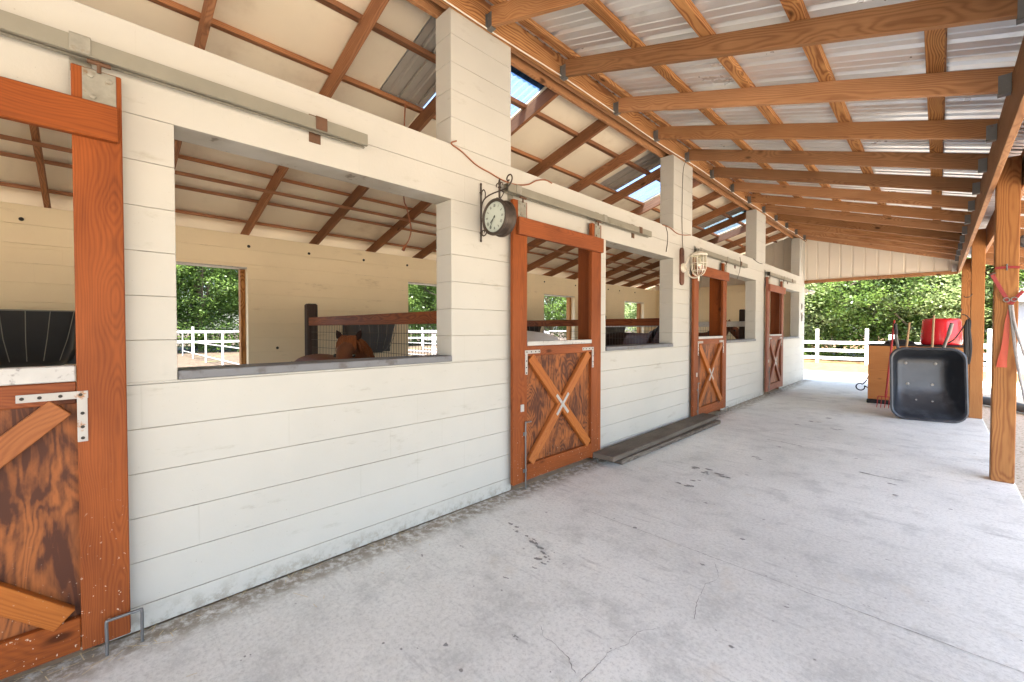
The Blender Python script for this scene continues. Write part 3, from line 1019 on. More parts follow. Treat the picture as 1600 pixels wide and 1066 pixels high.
def gate(label, ya, yb, zb, sw, rail, cap, wood='gate', bolt=True, lshift=0.0, brk=(1, 1), plates=True):
    """sliding stall gate: two stiles, rails, panel, X brace, steel plates, hangers"""
    t = thing('stall_gate', label, 'gate', (.05, (ya + yb) / 2, 0), 'sliding stall gates along the wall')
    x0, x1 = .032, .070
    for a, c in ((ya, ya + sw), (yb - sw, yb)):
        b = MB()
        b.box(x0, x1, a, c, zb, 2.405, .004)
        b.build('stile', wood, t)
    ia, ib = ya + sw, yb - sw
    b = MB()
    b.box(x1 + .001, x1 + .039, ya + lshift, yb - .012, 2.12, 2.262, .004)
    b.build('top_rail', wood, t)
    b = MB()
    b.box(x0 + .002, x1 - .002, ia + .001, ib - .001, rail[0], rail[1], .004)
    b.build('middle_rail', wood, t)
    b = MB()
    b.box(x0 - .02, x1 + .004, ia + .002, ib - .002, cap[0], cap[1], .004)
    b.build('sill_cap', 'cap', t)
    b = MB()
    b.box(x0 + .002, x1 - .002, ia + .001, ib - .001, zb + .005, zb + .14, .004)
    b.build('bottom_rail', wood, t)
    z0, z1 = zb + .14, rail[0]
    b = MB()
    b.board((x0 - .007, (ia + ib) / 2, zb + .02), (x0 - .007, (ia + ib) / 2, rail[0] + .03), ib - ia + .04, .018, (0, 1, 0), .001)
    b.build('panel', 'panel', t)
    # X brace: one full board, one in two halves
    wb = .085
    xc = x1 - .014
    br = 'brace' if wood == 'gate' else wood
    off = .045
    p0, p1 = Vector((xc, ia + off, z0 + .01)), Vector((xc, ib - off, z1 - .01))
    b = MB()
    b.board(p0, p1, wb, .036, (0, -1, 1), .003)
    b.build('brace', br, t)
    q0, q1 = Vector((xc, ia + off, z1 - .01)), Vector((xc, ib - off, z0 + .01))
    mid = (q0 + q1) / 2
    d = (q1 - q0).normalized()
    for a, c in ((q0, mid - d * .047), (mid + d * .047, q1)):
        b = MB()
        b.board(a, c, wb, .036, (0, 1, 1), .003)
        b.build('brace', br, t)
    if plates:
        for s in (1, -1):
            b = MB()
            dd = Vector((0, (p1 - p0).y, s * (p1 - p0).z)).normalized() * .125
            m = mid + Vector((.020 + (.0035 if s > 0 else 0), 0, 0))
            b.board(m - dd, m + dd, .028, .003, Vector((0, -dd.z, dd.y)), .001)
            b.build('cross_plate', 'whiteplate', t)
    for s, on in ((-1, brk[0]), (1, brk[1])):
        if not on:
            continue
        b = MB()
        ye = ia if s < 0 else ib
        zt = rail[0] + .035
        yo = ye - s * -.03
        b.board((x1 + .003, yo - s * .19, zt), (x1 + .003, yo + s * .002, zt), .03, .003, (0, 0, 1), .001)
        b.board((x1 + .0034, yo - s * .015, zt + .014), (x1 + .0034, yo - s * .015, zt - .19), .03, .003, (0, 1, 0), .001)
        pl = b.build('corner_plate', 'whiteplate', t)
        b = MB()
        for q in (.02, .075, .13, .175):
            b.lathe([(0, .002), (.006, .0015), (.0065, 0)], (x1 + .005, yo - s * q, zt), (1, 0, 0), 8)
            if q > .03:
                b.lathe([(0, .002), (.006, .0015), (.0065, 0)], (x1 + .0054, yo - s * .015, zt - q), (1, 0, 0), 8)
        b.build('screw', 'darkhole', pl)
    # hangers on the stiles
    for c in (ya + sw * .6, yb - sw * .45):
        b = MB()
        b.box(x1 + .001, x1 + .006, c - .05, c + .05, 2.262, 2.40, .002)
        for a, z in ((-.025, 2.375), (.03, 2.37), (-.02, 2.29)):
            b.lathe([(0, .009), (.010, .007), (.011, 0)], (x1 + .005, c + a, z), (1, 0, 0), 8)
        h = b.build('hanger_plate', 'hanger', t)
        b = MB()
        b.tube([(x1 + .012, c, 2.39), (x1 + .012, c, 2.45)], .007, 8)
        b.tube([(x1 + .012, c - .035, 2.427), (x1 + .012, c + .035, 2.427)], .009, 8)
        b.build('roller_bolt', 'rust', h)
    if bolt:
        b = MB()
        yc = ya + sw - .035
        b.tube(smooth_path([(x1 + .014, yc + .07, .565), (x1 + .014, yc + .012, .565), (x1 + .014, yc, .55), (x1 + .014, yc, .3), (x1 + .014, yc, .004)], 4), .0065, 8)
        for z in (.47, .16):
            b.box(x1 + .001, x1 + .010, yc - .02, yc + .02, z - .015, z + .015, .002)
        b.build('cane_bolt', 'steel', t)
        b = MB()
        b.box(x1 + .001, x1 + .008, yc - .05, yc - .01, .66, .72, .002)
        b.build('latch_plate', 'whiteplate', t)
    return t


gate('orange stained sliding stall gate cut off by the left edge, spattered with paint', -1.18, .10, .040, .148, (1.05, 1.138), (1.14, 1.203), bolt=False, brk=(1, 1))
gate('orange stained sliding stall gate next to the round clock, white plates at its X brace', 2.43, 3.70, .062, .165, (1.12, 1.204), (1.206, 1.244), lshift=.03)
gate('orange stained sliding stall gate behind the caged lamp, facing the far end of the planks', 2.43 + P - .04, 3.70 + P, .062, .165, (1.12, 1.20), (1.202, 1.238), lshift=.03)
gate('faded pinkish sliding stall gate, the farthest along the wall', 2.43 + 2 * P - .04, 3.70 + 2 * P - .03, .065, .165, (1.12, 1.20), (1.202, 1.235), wood='gate_old', lshift=.03)

TR = [(-1.45, 1.174, (-1.2, -.02, .907), 'galvanised gate track over the nearest gate, its end above the first window'),
      (2.34, 4.71, (2.46, 3.72, 4.45), 'galvanised gate track starting behind the clock'),
      (6.18, 8.30, (6.22, 7.3, 7.95), 'galvanised gate track running behind the caged lamp'),
      (9.72, 11.95, (9.76, 10.9, 11.6), 'galvanised gate track over the farthest gate')]
for y0, y1, br, lab in TR:
    t = thing('gate_track', lab, 'track', (.06, (y0 + y1) / 2, 2.44), 'box tracks for the sliding gates')
    b = MB()
    # box track with a slot underneath
    pr = [(.048, 2.436), (.048, 2.502), (.104, 2.502), (.104, 2.436), (.086, 2.436), (.086, 2.440), (.100, 2.440), (.100, 2.498), (.052, 2.498), (.052, 2.440), (.066, 2.440), (.066, 2.436)]
    n = len(pr)
    vs = [(x, y, z) for y in (y0, y1) for x, z in pr]
    b.add(vs, [[i, (i + 1) % n, n + (i + 1) % n, n + i] for i in range(n)])
    b.build('rail_channel', 'galv', t)
    for y in br:
        if y0 < y < y1:
            b = MB()
            b.box(.001, .006, y - .032, y + .032, 2.40, 2.555, .002)
            b.box(.006, .109, y - .030, y + .030, 2.504, 2.509, .001)
            b.box(.1045, .109, y - .030, y + .030, 2.438, 2.504, .001)
            b.lathe([(0, .012), (.012, .010), (.013, 0)], (.006, y, 2.532), (1, 0, 0), 8)
            b.build('bracket', 'hanger' if y != br[-1] else 'rust', t)

for (ya, yb, h, lab) in ((.025, .135, .142, 'bent steel rod gate guide standing in the floor beside the nearest gate'),
                         (3.60, 3.74, .06, 'small bent rod gate guide at the near end of the planks'),
                         (7.24, 7.38, .08, 'small bent rod gate guide by the gate behind the caged lamp')):
    b = MB()
    x = .098
    b.tube(smooth_path([(x, ya, -.02), (x, ya, h * .5), (x, ya, h - .008), (x, ya + .008, h), (x, (ya + yb) / 2, h), (x, yb - .008, h), (x, yb, h - .008), (x, yb, h * .5), (x, yb, -.02)], 4), .0062, 10)
    tag(b.build('gate_guide', 'steel', None, True), lab, 'gate guide', 'bent rod gate guides')

# ---- clock
CY, CX, CZ = 2.135, .215, 2.166
t = thing('wall_clock', 'round double-faced clock with bronzed rim on a scrolled iron bracket', 'clock', (0, CY, 2.04))
b = MB()
b.tube([(.012, CY, 2.035), (.012, CY, 2.455)], .007, 8)
b.lathe([(0, .02), (.008, .012), (.009, 0), (0, -.004)], (.012, CY, 2.455), (0, 0, 1), 8)
b.lathe([(0, -.02), (.008, -.012), (.009, 0), (0, .004)], (.012, CY, 2.035), (0, 0, 1), 8)
for z in (2.09, 2.40):
    b.tube([(0, CY, z), (.012, CY, z)], .006, 6)
b.tube(smooth_path([(.014, CY, 2.19), (.014, CY, 2.27), (.035, CY, 2.325), (.085, CY, 2.352), (.16, CY, 2.362), (.225, CY, 2.362), (.29, CY, 2.368), (.335, CY, 2.392), (.352, CY, 2.425), (.338, CY, 2.452), (.312, CY, 2.452), (.298, CY, 2.432), (.308, CY, 2.414), (.322, CY, 2.42)], 6), .0055, 8)
b.tube(smooth_path([(.06, CY, 2.345), (.062, CY, 2.385), (.045, CY, 2.412), (.024, CY, 2.402), (.02, CY, 2.375)], 6), .0045, 8)
b.tube(smooth_path([(.014, CY, 2.24), (.02, CY, 2.19), (.055, CY, 2.14), (.078, CY, 2.105), (.068, CY, 2.07), (.04, CY, 2.062), (.024, CY, 2.08), (.03, CY, 2.102), (.05, CY, 2.102), (.052, CY, 2.086)], 6), .0045, 8)
b.tube(smooth_path([(.215, CY, 2.30), (.195, CY, 2.318), (.178, CY, 2.31), (.182, CY, 2.296)], 5), .004, 6)
b.tube(smooth_path([(.225, CY, 2.30), (.245, CY, 2.318), (.262, CY, 2.335), (.262, CY, 2.352), (.245, CY, 2.35)], 5), .004, 6)
b.tube([(.22, CY, 2.295), (.22, CY, 2.40)], .008, 8)
b.lathe([(0, .06), (.006, .045), (.012, .02), (.007, .0), (.015, -.012), (.004, -.02)], (.22, CY, 2.40), (0, 0, 1), 10)
for s in (-1, 1):
    b.tube(smooth_path([(.22, CY, 2.40), (.22 + s * .018, CY, 2.422), (.22 + s * .034, CY, 2.412), (.22 + s * .034, CY, 2.398)], 4), .0042, 6)
b.build('bracket', 'iron', t, True)
HD = .045
b = MB()
b.lathe([(.108, -HD + .004), (.110, -HD - .004), (.122, -HD - .010), (.132, -HD - .006), (.134, -HD + .008), (.127, -HD + .016), (.120, -HD + .022), (.120, HD - .022), (.127, HD - .016), (.134, HD - .008), (.132, HD + .006), (.122, HD + .010), (.110, HD + .004), (.108, HD - .004)], (CX, CY, CZ), (0, 1, 0), 48)
b.build('case', 'iron', t, True)
for s in (-1, 1):
    b = MB()
    b.lathe([(0, 0), (.109, 0), (.109, .003), (0, .003)], (CX, CY + s * (HD - .003), CZ), (0, s, 0), 48)
    f = b.build('clock_face', 'clockface', t)
    # roman numerals, minute ticks and hands
    fy = CY + s * (HD + .0015)

    def cp(r, ang):
        return Vector((CX - s * math.sin(ang) * r, fy, CZ + math.cos(ang) * r))
    b = MB()
    for k in range(60):
        a = 2 * PI * k / 60
        b.board(cp(.100, a), cp(.104 if k % 5 else .106, a), .0012 if k % 5 else .002, .0006, cp(.1, a + PI / 2) - cp(.1, a - PI / 2), .0001)
    ROM = ('XII', 'I', 'II', 'III', 'IIII', 'V', 'VI', 'VII', 'VIII', 'IX', 'X', 'XI')
    for k, txt in enumerate(ROM):
        a = 2 * PI * k / 12
        tot = sum({'I': .0056, 'V': .0105, 'X': .0105}[c] for c in txt)
        x = -tot / 2
        rad = cp(1, a) - cp(0, a)
        tan = cp(1, a + .001) - cp(1, a)
        tan.normalize()
        rad.normalize()
        c0 = cp(.082, a)
        for c in txt:
            w = {'I': .0056, 'V': .0105, 'X': .0105}[c]
            m = c0 + tan * (x + w / 2)
            hh = .010
            if c == 'I':
                st = [(0, -1, 0, 1)]
            elif c == 'V':
                st = [(-.0036, 1, 0, -1), (.0036, 1, 0, -1)]
            else:
                st = [(-.0036, 1, .0036, -1), (.0036, 1, -.0036, -1)]
            for (xa, za, xb, zb) in st:
                b.board(m + tan * xa + rad * za * hh, m + tan * xb + rad * zb * hh, .0026, .0006 + rnd() * .0002, tan, .0001)
            x += w
    b.build('numerals', 'ink', f)
    b = MB()
    hy = Vector((0, s * .003, 0))
    for L, w, ang in ((.060, .007, R(227)), (.084, .005, R(211))):
        b.board(cp(-.012, ang) + hy, cp(L, ang) + hy, w, .0015, cp(1, ang + PI / 2) - cp(0, ang), .0004)
        hy = hy * 1.6
    b.lathe([(0, .006), (.006, .005), (.007, 0)], (CX, fy, CZ), (0, s, 0), 12)
    b.build('hands', 'ink', f)

# ---- caged lamp on pillar
LY, LX = 5.775, .235
t = thing('wall_lamp', 'cream caged glass lamp on a rounded brown board on the second pillar', 'lamp', (0, LY, 1.95))
pts = []
for k in range(20):
    a = 2 * PI * k / 20
    s = 1 if math.sin(a) > 0 else -1
    pts.append((.001, LY - .01 + math.cos(a) * .058, 2.208 + s * .20 + math.sin(a) * .058))
b = MB()
b.prism(pts, (.02, 0, 0))
b.build('back_board', 'lampboard', t)
b = MB()
b.lathe([(0, .035), (.045, .033), (.062, .022), (.066, 0), (0, 0)], (.021, LY, 2.19), (1, 0, 0), 20)
b.tube(smooth_path([(.05, LY, 2.19), (.085, LY, 2.15), (.10, LY, 2.09), (.14, LY, 2.05), (.19, LY, 2.04), (LX, LY, 2.045)], 6), .011, 8)
b.tube(smooth_path([(.05, LY, 2.21), (.08, LY, 2.27), (.11, LY, 2.33), (.16, LY, 2.362)], 5), .012, 8)
b.build('arm', 'lampwhite', t, True)
b = MB()
b.lathe([(0, .055), (.02, .052), (.05, .038), (.092, .02), (.108, .006), (.108, -.012), (.098, -.014), (.092, 0), (0, .01)], (LX, LY, 2.34), (0, 0, 1), 28)
b.tube(smooth_path([(LX - .012, LY, 2.39), (LX - .014, LY, 2.42), (LX, LY, 2.434), (LX + .014, LY, 2.42), (LX + .012, LY, 2.39)], 4), .004, 6)
b.build('cap', 'lampwhite', t, True)
gp = [(.082, 2.335), (.087, 2.28), (.088, 2.22), (.080, 2.15), (.060, 2.095), (.03, 2.068)]
b = MB()
b.lathe([(r, z) for r, z in gp] + [(0, 2.062)], (LX, LY, 0), (0, 0, 1), 28)
b.build('glass_jar', 'lampglass', t, True)
b = MB()
for k in range(8):
    a = 2 * PI * k / 8 + .2
    b.tube([(LX + math.cos(a) * (r + .012), LY + math.sin(a) * (r + .012), z) for r, z in gp] + [(LX, LY, 2.05)], .0042, 6)
for z, r in ((2.225, .101), (2.13, .084)):
    b.tube([(LX + math.cos(2 * PI * k / 28) * r, LY + math.sin(2 * PI * k / 28) * r, z) for k in range(29)], .0042, 6, cap=False)
b.tube([(LX, LY, 2.06), (LX, LY, 1.995)], .011, 8)
b.build('cage', 'lampwhite', t, True)
b = MB()
b.lathe([(0, .0), (.02, -.01), (.028, -.05), (.018, -.08), (.014, -.11), (0, -.11)][::-1], (LX, LY, 2.30), (0, 0, 1), 14)
b.build('bulb', 'lampwhite', t, True)

# ---- switch and outlet on end pillar, floodlight
for z, h, lab in ((1.93, .07, 'small grey switch box on the end pillar'), (1.66, .11, 'long narrow outlet cover below the switch box on the end pillar')):
    b = MB()
    b.box(.002, .028, 13.06, 13.16, z - h, z + h, .006)
    o = b.build('switch_box', 'cap', None)
    tag(o, lab, 'switch')
    b = MB()
    b.box(.0285, .034, 13.09, 13.13, z - h * .5, z + h * .5, .003)
    b.build('cover_plate', 'sill', o)
t = thing('floodlight', 'small white twin floodlight on the outer corner of the end pillar', 'light', (.05, 13.47, 2.35))
b = MB()
b.lathe([(0, .03), (.05, .03), (.055, 0), (0, 0)], (.03, 13.447, 2.36), (0, 1, 0), 14)
b.build('base', 'lampwhite', t)
for s in (-1, 1):
    b = MB()
    c = Vector((.08 + s * .06, 13.53, 2.33))
    b.lathe([(0, -.07), (.03, -.06), (.05, .02), (.056, .05), (.046, .046), (0, .02)], c, (s * .6, .6, -.5), 14)
    b.tube([(.03, 13.47, 2.36), c], .012, 6)
    b.build('lamp_head', 'lampwhite', t, True)

# ---- cords and cables
x = .010
b = MB()
b.tube(smooth_path([(.012, 1.9, 2.72)] + [atX(*q, x) for q in ((706, 227), (722, 239), (745, 260), (766, 272), (785, 283), (806, 290), (825, 290), (838, 284), (852, 283), (862, 288))], 6), .0055, 8)
tag(b.build('extension_cord', 'orangecord', None, True), 'orange cord draped along the wall top from the first pillar past the clock', 'cord')
b = MB()
q = [atX(*p, -1.0) for p in ((632, 308), (636, 325), (641, 345), (643, 360), (640, 374), (634, 385))]
b.tube(smooth_path([(-1.0, q[0].y + .02, 3.44), (-1.0, q[0].y, 3.0)] + q, 6), .006, 8)
o = tag(b.build('extension_cord', 'orangecord', None, True), 'orange cord hanging down inside the first stall with its plug end free', 'cord')
b = MB()
d = (q[-1] - q[-2]).normalized()
b.tube([q[-1] - d * .01, q[-1] + d * .05], [.013, .016], 8)
b.build('plug', 'orangecord', o)
b = MB()
pp = []
for i in range(60):
    y = .4 + i * .22
    pp.append((.046, y, 3.662 + .008 * math.sin(y * 2.1) - .016 * abs(math.sin(y * 1.05))))
b.tube(smooth_path(pp, 3), .005, 6)
tag(b.build('electric_cable', 'whitecord', None, True), 'thin white cable stapled along the bottom edge of the ledger board', 'cable')
b = MB()
b.tube(smooth_path([(.055, 5.76, 3.64), (.012, 5.78, 3.5), (.008, 5.765, 3.0), (.010, 5.775, 2.6), (.026, 5.765, 2.44), (.03, 5.765, 2.36)], 6), .004, 6)
tag(b.build('lamp_cable', 'blackcord', None, True), 'thin dark cable running down the second pillar to the caged lamp', 'cable')
b = MB()
b.tube(smooth_path([atX(*p, .01) for p in ((1034, 352), (1046, 357), (1056, 365), (1066, 368), (1078, 368))], 6), .006, 6)
tag(b.build('extension_cord', 'orangecord', None, True), 'short brown cord lying along the wall top across the second pillar', 'cord')
b = MB()
b.tube(smooth_path([atX(*p, .008) for p in ((1039, 354), (1042, 366), (1042, 380), (1040, 394))], 6), .004, 6)
tag(b.build('loose_wire', 'blackcord', None, True), 'thin wire hanging on the wall just before the second pillar', 'wire')
b = MB()
b.tube(smooth_path([atX(*p, .008) for p in ((1176, 405), (1184, 411), (1190, 412.5))], 6), .006, 6)
tag(b.build('loose_wire', 'blackcord', None, True), 'dark wire crossing the third pillar at the wall top', 'wire')
b = MB()
b.tube(smooth_path([(.045, 12.95, 3.6), (.01, 13.0, 3.3), (.010, 13.06, 2.9), (.008, 13.25, 2.55), (.01, 13.3, 2.37), (.02, 13.44, 2.36)], 6), .005, 6)
tag(b.build('lamp_cable', 'whitecord', None, True), 'pale cable curving down the end pillar to the floodlight', 'cable')
for (p, q, lab) in (((1103, 384), (1115, 398), 'first'), ((1155, 408), (1156, 436), 'second')):
    pass
b = MB()
b.tube(smooth_path([atX(*p, .11) for p in ((1155, 402), (1156, 412), (1154.5, 425), (1151, 436))], 6), .004, 6)
tag(b.build('loose_wire', 'blackcord', None, True), 'curved wire hanging from the track end behind the caged lamp', 'wire')

# ---- planks on the floor
for (x0, x1, y0, y1, z0, z1, skew, lab) in ((.075, .335, 3.70, 6.33, .003, .052, .012, 'weathered grey plank on the floor along the wall, the lower of the two stacked'),
                                           (.055, .300, 3.56, 6.40, .056, .106, -.01, 'weathered grey plank lying on top of another along the wall')):
    b = MB()
    b.board(((x0 + x1) / 2 - skew, y0, (z0 + z1) / 2), ((x0 + x1) / 2 + skew, y1, (z0 + z1) / 2), z1 - z0, x1 - x0, (0, 0, 1), .008)
    tag(b.build('wood_plank', 'plank', None), lab, 'plank', 'stacked weathered planks')

# ================================================================== INSIDE THE STALLS
FEED = ['behind the nearest gate', 'behind the chestnut pony', 'seen through the gate beside the clock', 'seen through the second window']
for i, y in enumerate((-.46, 3.20, 6.86, 10.52)):
    mat = 'greyplastic' if i in (1, 3) else 'blackplastic'
    t = thing('hay_feeder', ('charcoal' if mat[0] == 'g' else 'black') + ' plastic hay feeder on the back wall, ' + FEED[i], 'feeder', (BX, y, 1.0), 'hay feeders on the back wall')
    # bucket: rounded trapezoid shell open on top
    def ring(wy, dx, z, n=6, r=.09):
        out = []
        pts = [(0, -wy), (dx, -wy * .92), (dx, wy * .92), (0, wy)]
        out.append((0, -wy))
        for cx, cy, a0 in ((dx - r, -wy * .92 + r, -90), (dx - r, wy * .92 - r, 0)):
            for k in range(n + 1):
                a = R(a0 + 90 * k / n)
                out.append((cx + r * math.cos(a), cy + r * math.sin(a)))
        out.append((0, wy))
        return [(BX + .004 + max(0, a), y + c, z) for a, c in out]
    secs = [(.40, .36, 1.52), (.385, .34, 1.42), (.36, .31, 1.30), (.345, .28, 1.15), (.30, .22, 1.02), (.24, .16, .965)]
    vs, fs = [], []
    for lay, dd in ((0, 0), (1, .012)):
        for wy, dx, z in secs:
            vs += ring(wy - dd, dx - dd, z + (dd if z < 1 else 0))
    n = len(ring(.3, .3, 1))
    m = len(secs)
    for lay in (0, 1):
        for j in range(m - 1):
            for k in range(n):
                a = (lay * m + j) * n
                fs.append([a + k, a + (k + 1) % n, a + n + (k + 1) % n, a + n + k])
        fs.append([(lay * m + m - 1) * n + k for k in range(n)])
    for k in range(n):
        fs.append([k, (k + 1) % n, m * n + (k + 1) % n, m * n + k])
    b = MB()
    b.add(vs, fs)
    b.build('bucket', mat, t, True)
    b = MB()
    b.box(BX + .001, BX + .004, y - .41, y + .41, .97, 1.535, .001)
    b.box(BX + .005, BX + .05, y - .33, y + .33, 1.26, 1.275, .004)
    b.build('back_plate', mat, t)
    b = MB()
    b.tube([(BX + .02, y - .41, 1.535), (BX + .375, y - .38, 1.53), (BX + .375, y + .38, 1.53), (BX + .02, y + .41, 1.535)], .006, 6)
    for k in range(5):
        f = (k - 2) / 2
        b.tube([(BX + .372, y + f * .33, 1.53), (BX + .39, y + f * .28, 1.25), (BX + .32, y + f * .22, 1.03)], .0035, 6)
    b.build('wire_rack', 'wire', t)

for i, (y, lab) in enumerate(((2.17, 'stall partition with red brown rail, wire mesh and a dark post, behind the first window'),
                              (2.17 + P, 'stall partition with red brown rail and wire mesh seen through the second window'),
                              (2.17 + 2 * P, 'stall partition with whitish rail and wire mesh seen through the third window'))):
    t = thing('stall_partition', lab, 'partition', (-2, y, 0), 'mesh partitions between the stalls')
    xp = -3.67 if i < 2 else -.50
    b = MB()
    b.box(-3.74, -3.60, y - .07, y + .07, 0, 1.70, .02)
    b.build('post', 'darkpost', t)
    if i == 2:
        b = MB()
        b.box(-.38, -.28, y - .05, y + .05, 0, 1.75, .015)
        b.build('post', 'darkpost', t)
    b = MB()
    b.box(-3.59, -.195, y - .062, y - .024, 1.395, 1.505, .004)
    b.build('top_rail', 'rail' if i < 2 else 'cap', t)
    b = MB()
    b.box(-3.59, -.195, y - .02, y + .02, .02, .86, .004)
    b.build('lower_board', 'rail', t)
    b = MB()
    r = .0022
    for k in range(67):
        xx = -3.58 + k * .0505
        b.tube([(xx, y - .019, .85), (xx, y - .019, 1.46)], r, 4, cap=False)
    for k in range(6):
        z = .90 + k * .1016
        b.tube([(-3.59, y - .0235, z), (-.2, y - .0235, z)], r, 4, cap=False)
    b.build('wire_mesh', 'mesh', t)

# ---- horses
def skin_body(name, nodes, edges, mat, sub=2):
    me = bpy.data.meshes.new(name)
    keys = list(nodes)
    me.from_pydata([nodes[k][:3] for k in keys], [(keys.index(a), keys.index(c)) for a, c in edges], [])
    o = bpy.data.objects.new(name + '_tmp', me)
    COL.objects.link(o)
    md = o.modifiers.new('skin', 'SKIN')
    md.use_smooth_shade = True
    for i, k in enumerate(keys):
        sv = me.skin_vertices[0].data[i]
        r = nodes[k][3]
        sv.radius = r if isinstance(r, tuple) else (r, r)
        sv.use_root = (i == 0)
    s = o.modifiers.new('sub', 'SUBSURF')
    s.levels = s.render_levels = sub
    dg = bpy.context.evaluated_depsgraph_get()
    dg.update()
    out = bpy.data.meshes.new_from_object(o.evaluated_get(dg))
    bpy.data.objects.remove(o)
    out.materials.clear()
    out.materials.append(M[mat])
    out.polygons.foreach_set('use_smooth', [True] * len(out.polygons))
    return out


HN = {
    'barrel': (.08, 0, .895, (.25, .275)), 'loin': (-.22, 0, .915, (.235, .265)), 'croup': (-.50, 0, .93, (.235, .26)), 'dock': (-.70, 0, .96, (.15, .18)),
    'girth': (.36, 0, .90, (.235, .275)), 'chest': (.56, 0, .93, (.20, .25)), 'neck0': (.72, 0, 1.03, (.12, .20)), 'neck1': (.84, 0, 1.14, (.10, .165)),
    'neck2': (.94, 0, 1.235, (.088, .13)), 'poll': (1.02, 0, 1.29, (.085, .10)), 'brow': (1.11, 0, 1.235, (.098, .105)), 'face': (1.20, 0, 1.12, (.078, .09)),
    'nose': (1.27, 0, 1.00, (.062, .07)), 'muzzle': (1.32, 0, .91, (.06, .062)), 'lip': (1.335, 0, .86, (.045, .045)),
}
HE = [('barrel', 'loin'), ('loin', 'croup'), ('croup', 'dock'), ('barrel', 'girth'), ('girth', 'chest'), ('chest', 'neck0'), ('neck0', 'neck1'), ('neck1', 'neck2'), ('neck2', 'poll'),
      ('poll', 'brow'), ('brow', 'face'), ('face', 'nose'), ('nose', 'muzzle'), ('muzzle', 'lip')]
for s, q in ((-1, 'r'), (1, 'l')):
    dx = .05 * s
    HN.update({q + 'stifle': (-.44 + dx * .3, s * .15, .68, (.11, .13)), q + 'gaskin': (-.55, s * .155, .53, .075), q + 'hock': (-.66 + dx, s * .155, .40, .055), q + 'cannon': (-.65 + dx, s * .155, .24, .036),
               q + 'hfet': (-.63 + dx, s * .155, .11, .042), q + 'hhoof': (-.585 + dx, s * .155, .04, .05),
               q + 'elbow': (.42, s * .14, .66, (.095, .11)), q + 'arm': (.44 + dx, s * .145, .52, .066), q + 'knee': (.46 + dx, s * .145, .36, .05), q + 'fcan': (.46 + dx, s * .145, .22, .034),
               q + 'ffet': (.465 + dx, s * .145, .11, .04), q + 'fhoof': (.50 + dx, s * .145, .04, .048)})
    HE += [('croup', q + 'stifle'), (q + 'stifle', q + 'gaskin'), (q + 'gaskin', q + 'hock'), (q + 'hock', q + 'cannon'), (q + 'cannon', q + 'hfet'), (q + 'hfet', q + 'hhoof'),
           ('girth', q + 'elbow'), (q + 'elbow', q + 'arm'), (q + 'arm', q + 'knee'), (q + 'knee', q + 'fcan'), (q + 'fcan', q + 'ffet'), (q + 'ffet', q + 'fhoof')]
body_me = skin_body('horse_body', HN, HE, 'bay')


def strands(b, roots, n, L, r, droop, jitter=.03):
    """locks of hair: thin tapered tubes that fall from the roots"""
    for p, d in roots:
        for _ in range(n):
            a = Vector(p) + Vector(((rnd() - .5) * jitter, (rnd() - .5) * jitter, (rnd() - .5) * jitter * .4))
            dd = Vector(d) + Vector(((rnd() - .5) * .35, (rnd() - .5) * .35, (rnd() - .5) * .2))
            dd.normalize()
            l = L * (.7 + .5 * rnd())
            pts, v = [a], dd
            for k in range(4):
                v = (v + Vector((0, 0, -droop))).normalized()
                pts.append(pts[-1] + v * l / 4)
            b.tube(pts, [r, r * 1.1, r, r * .7, r * .15], 5)


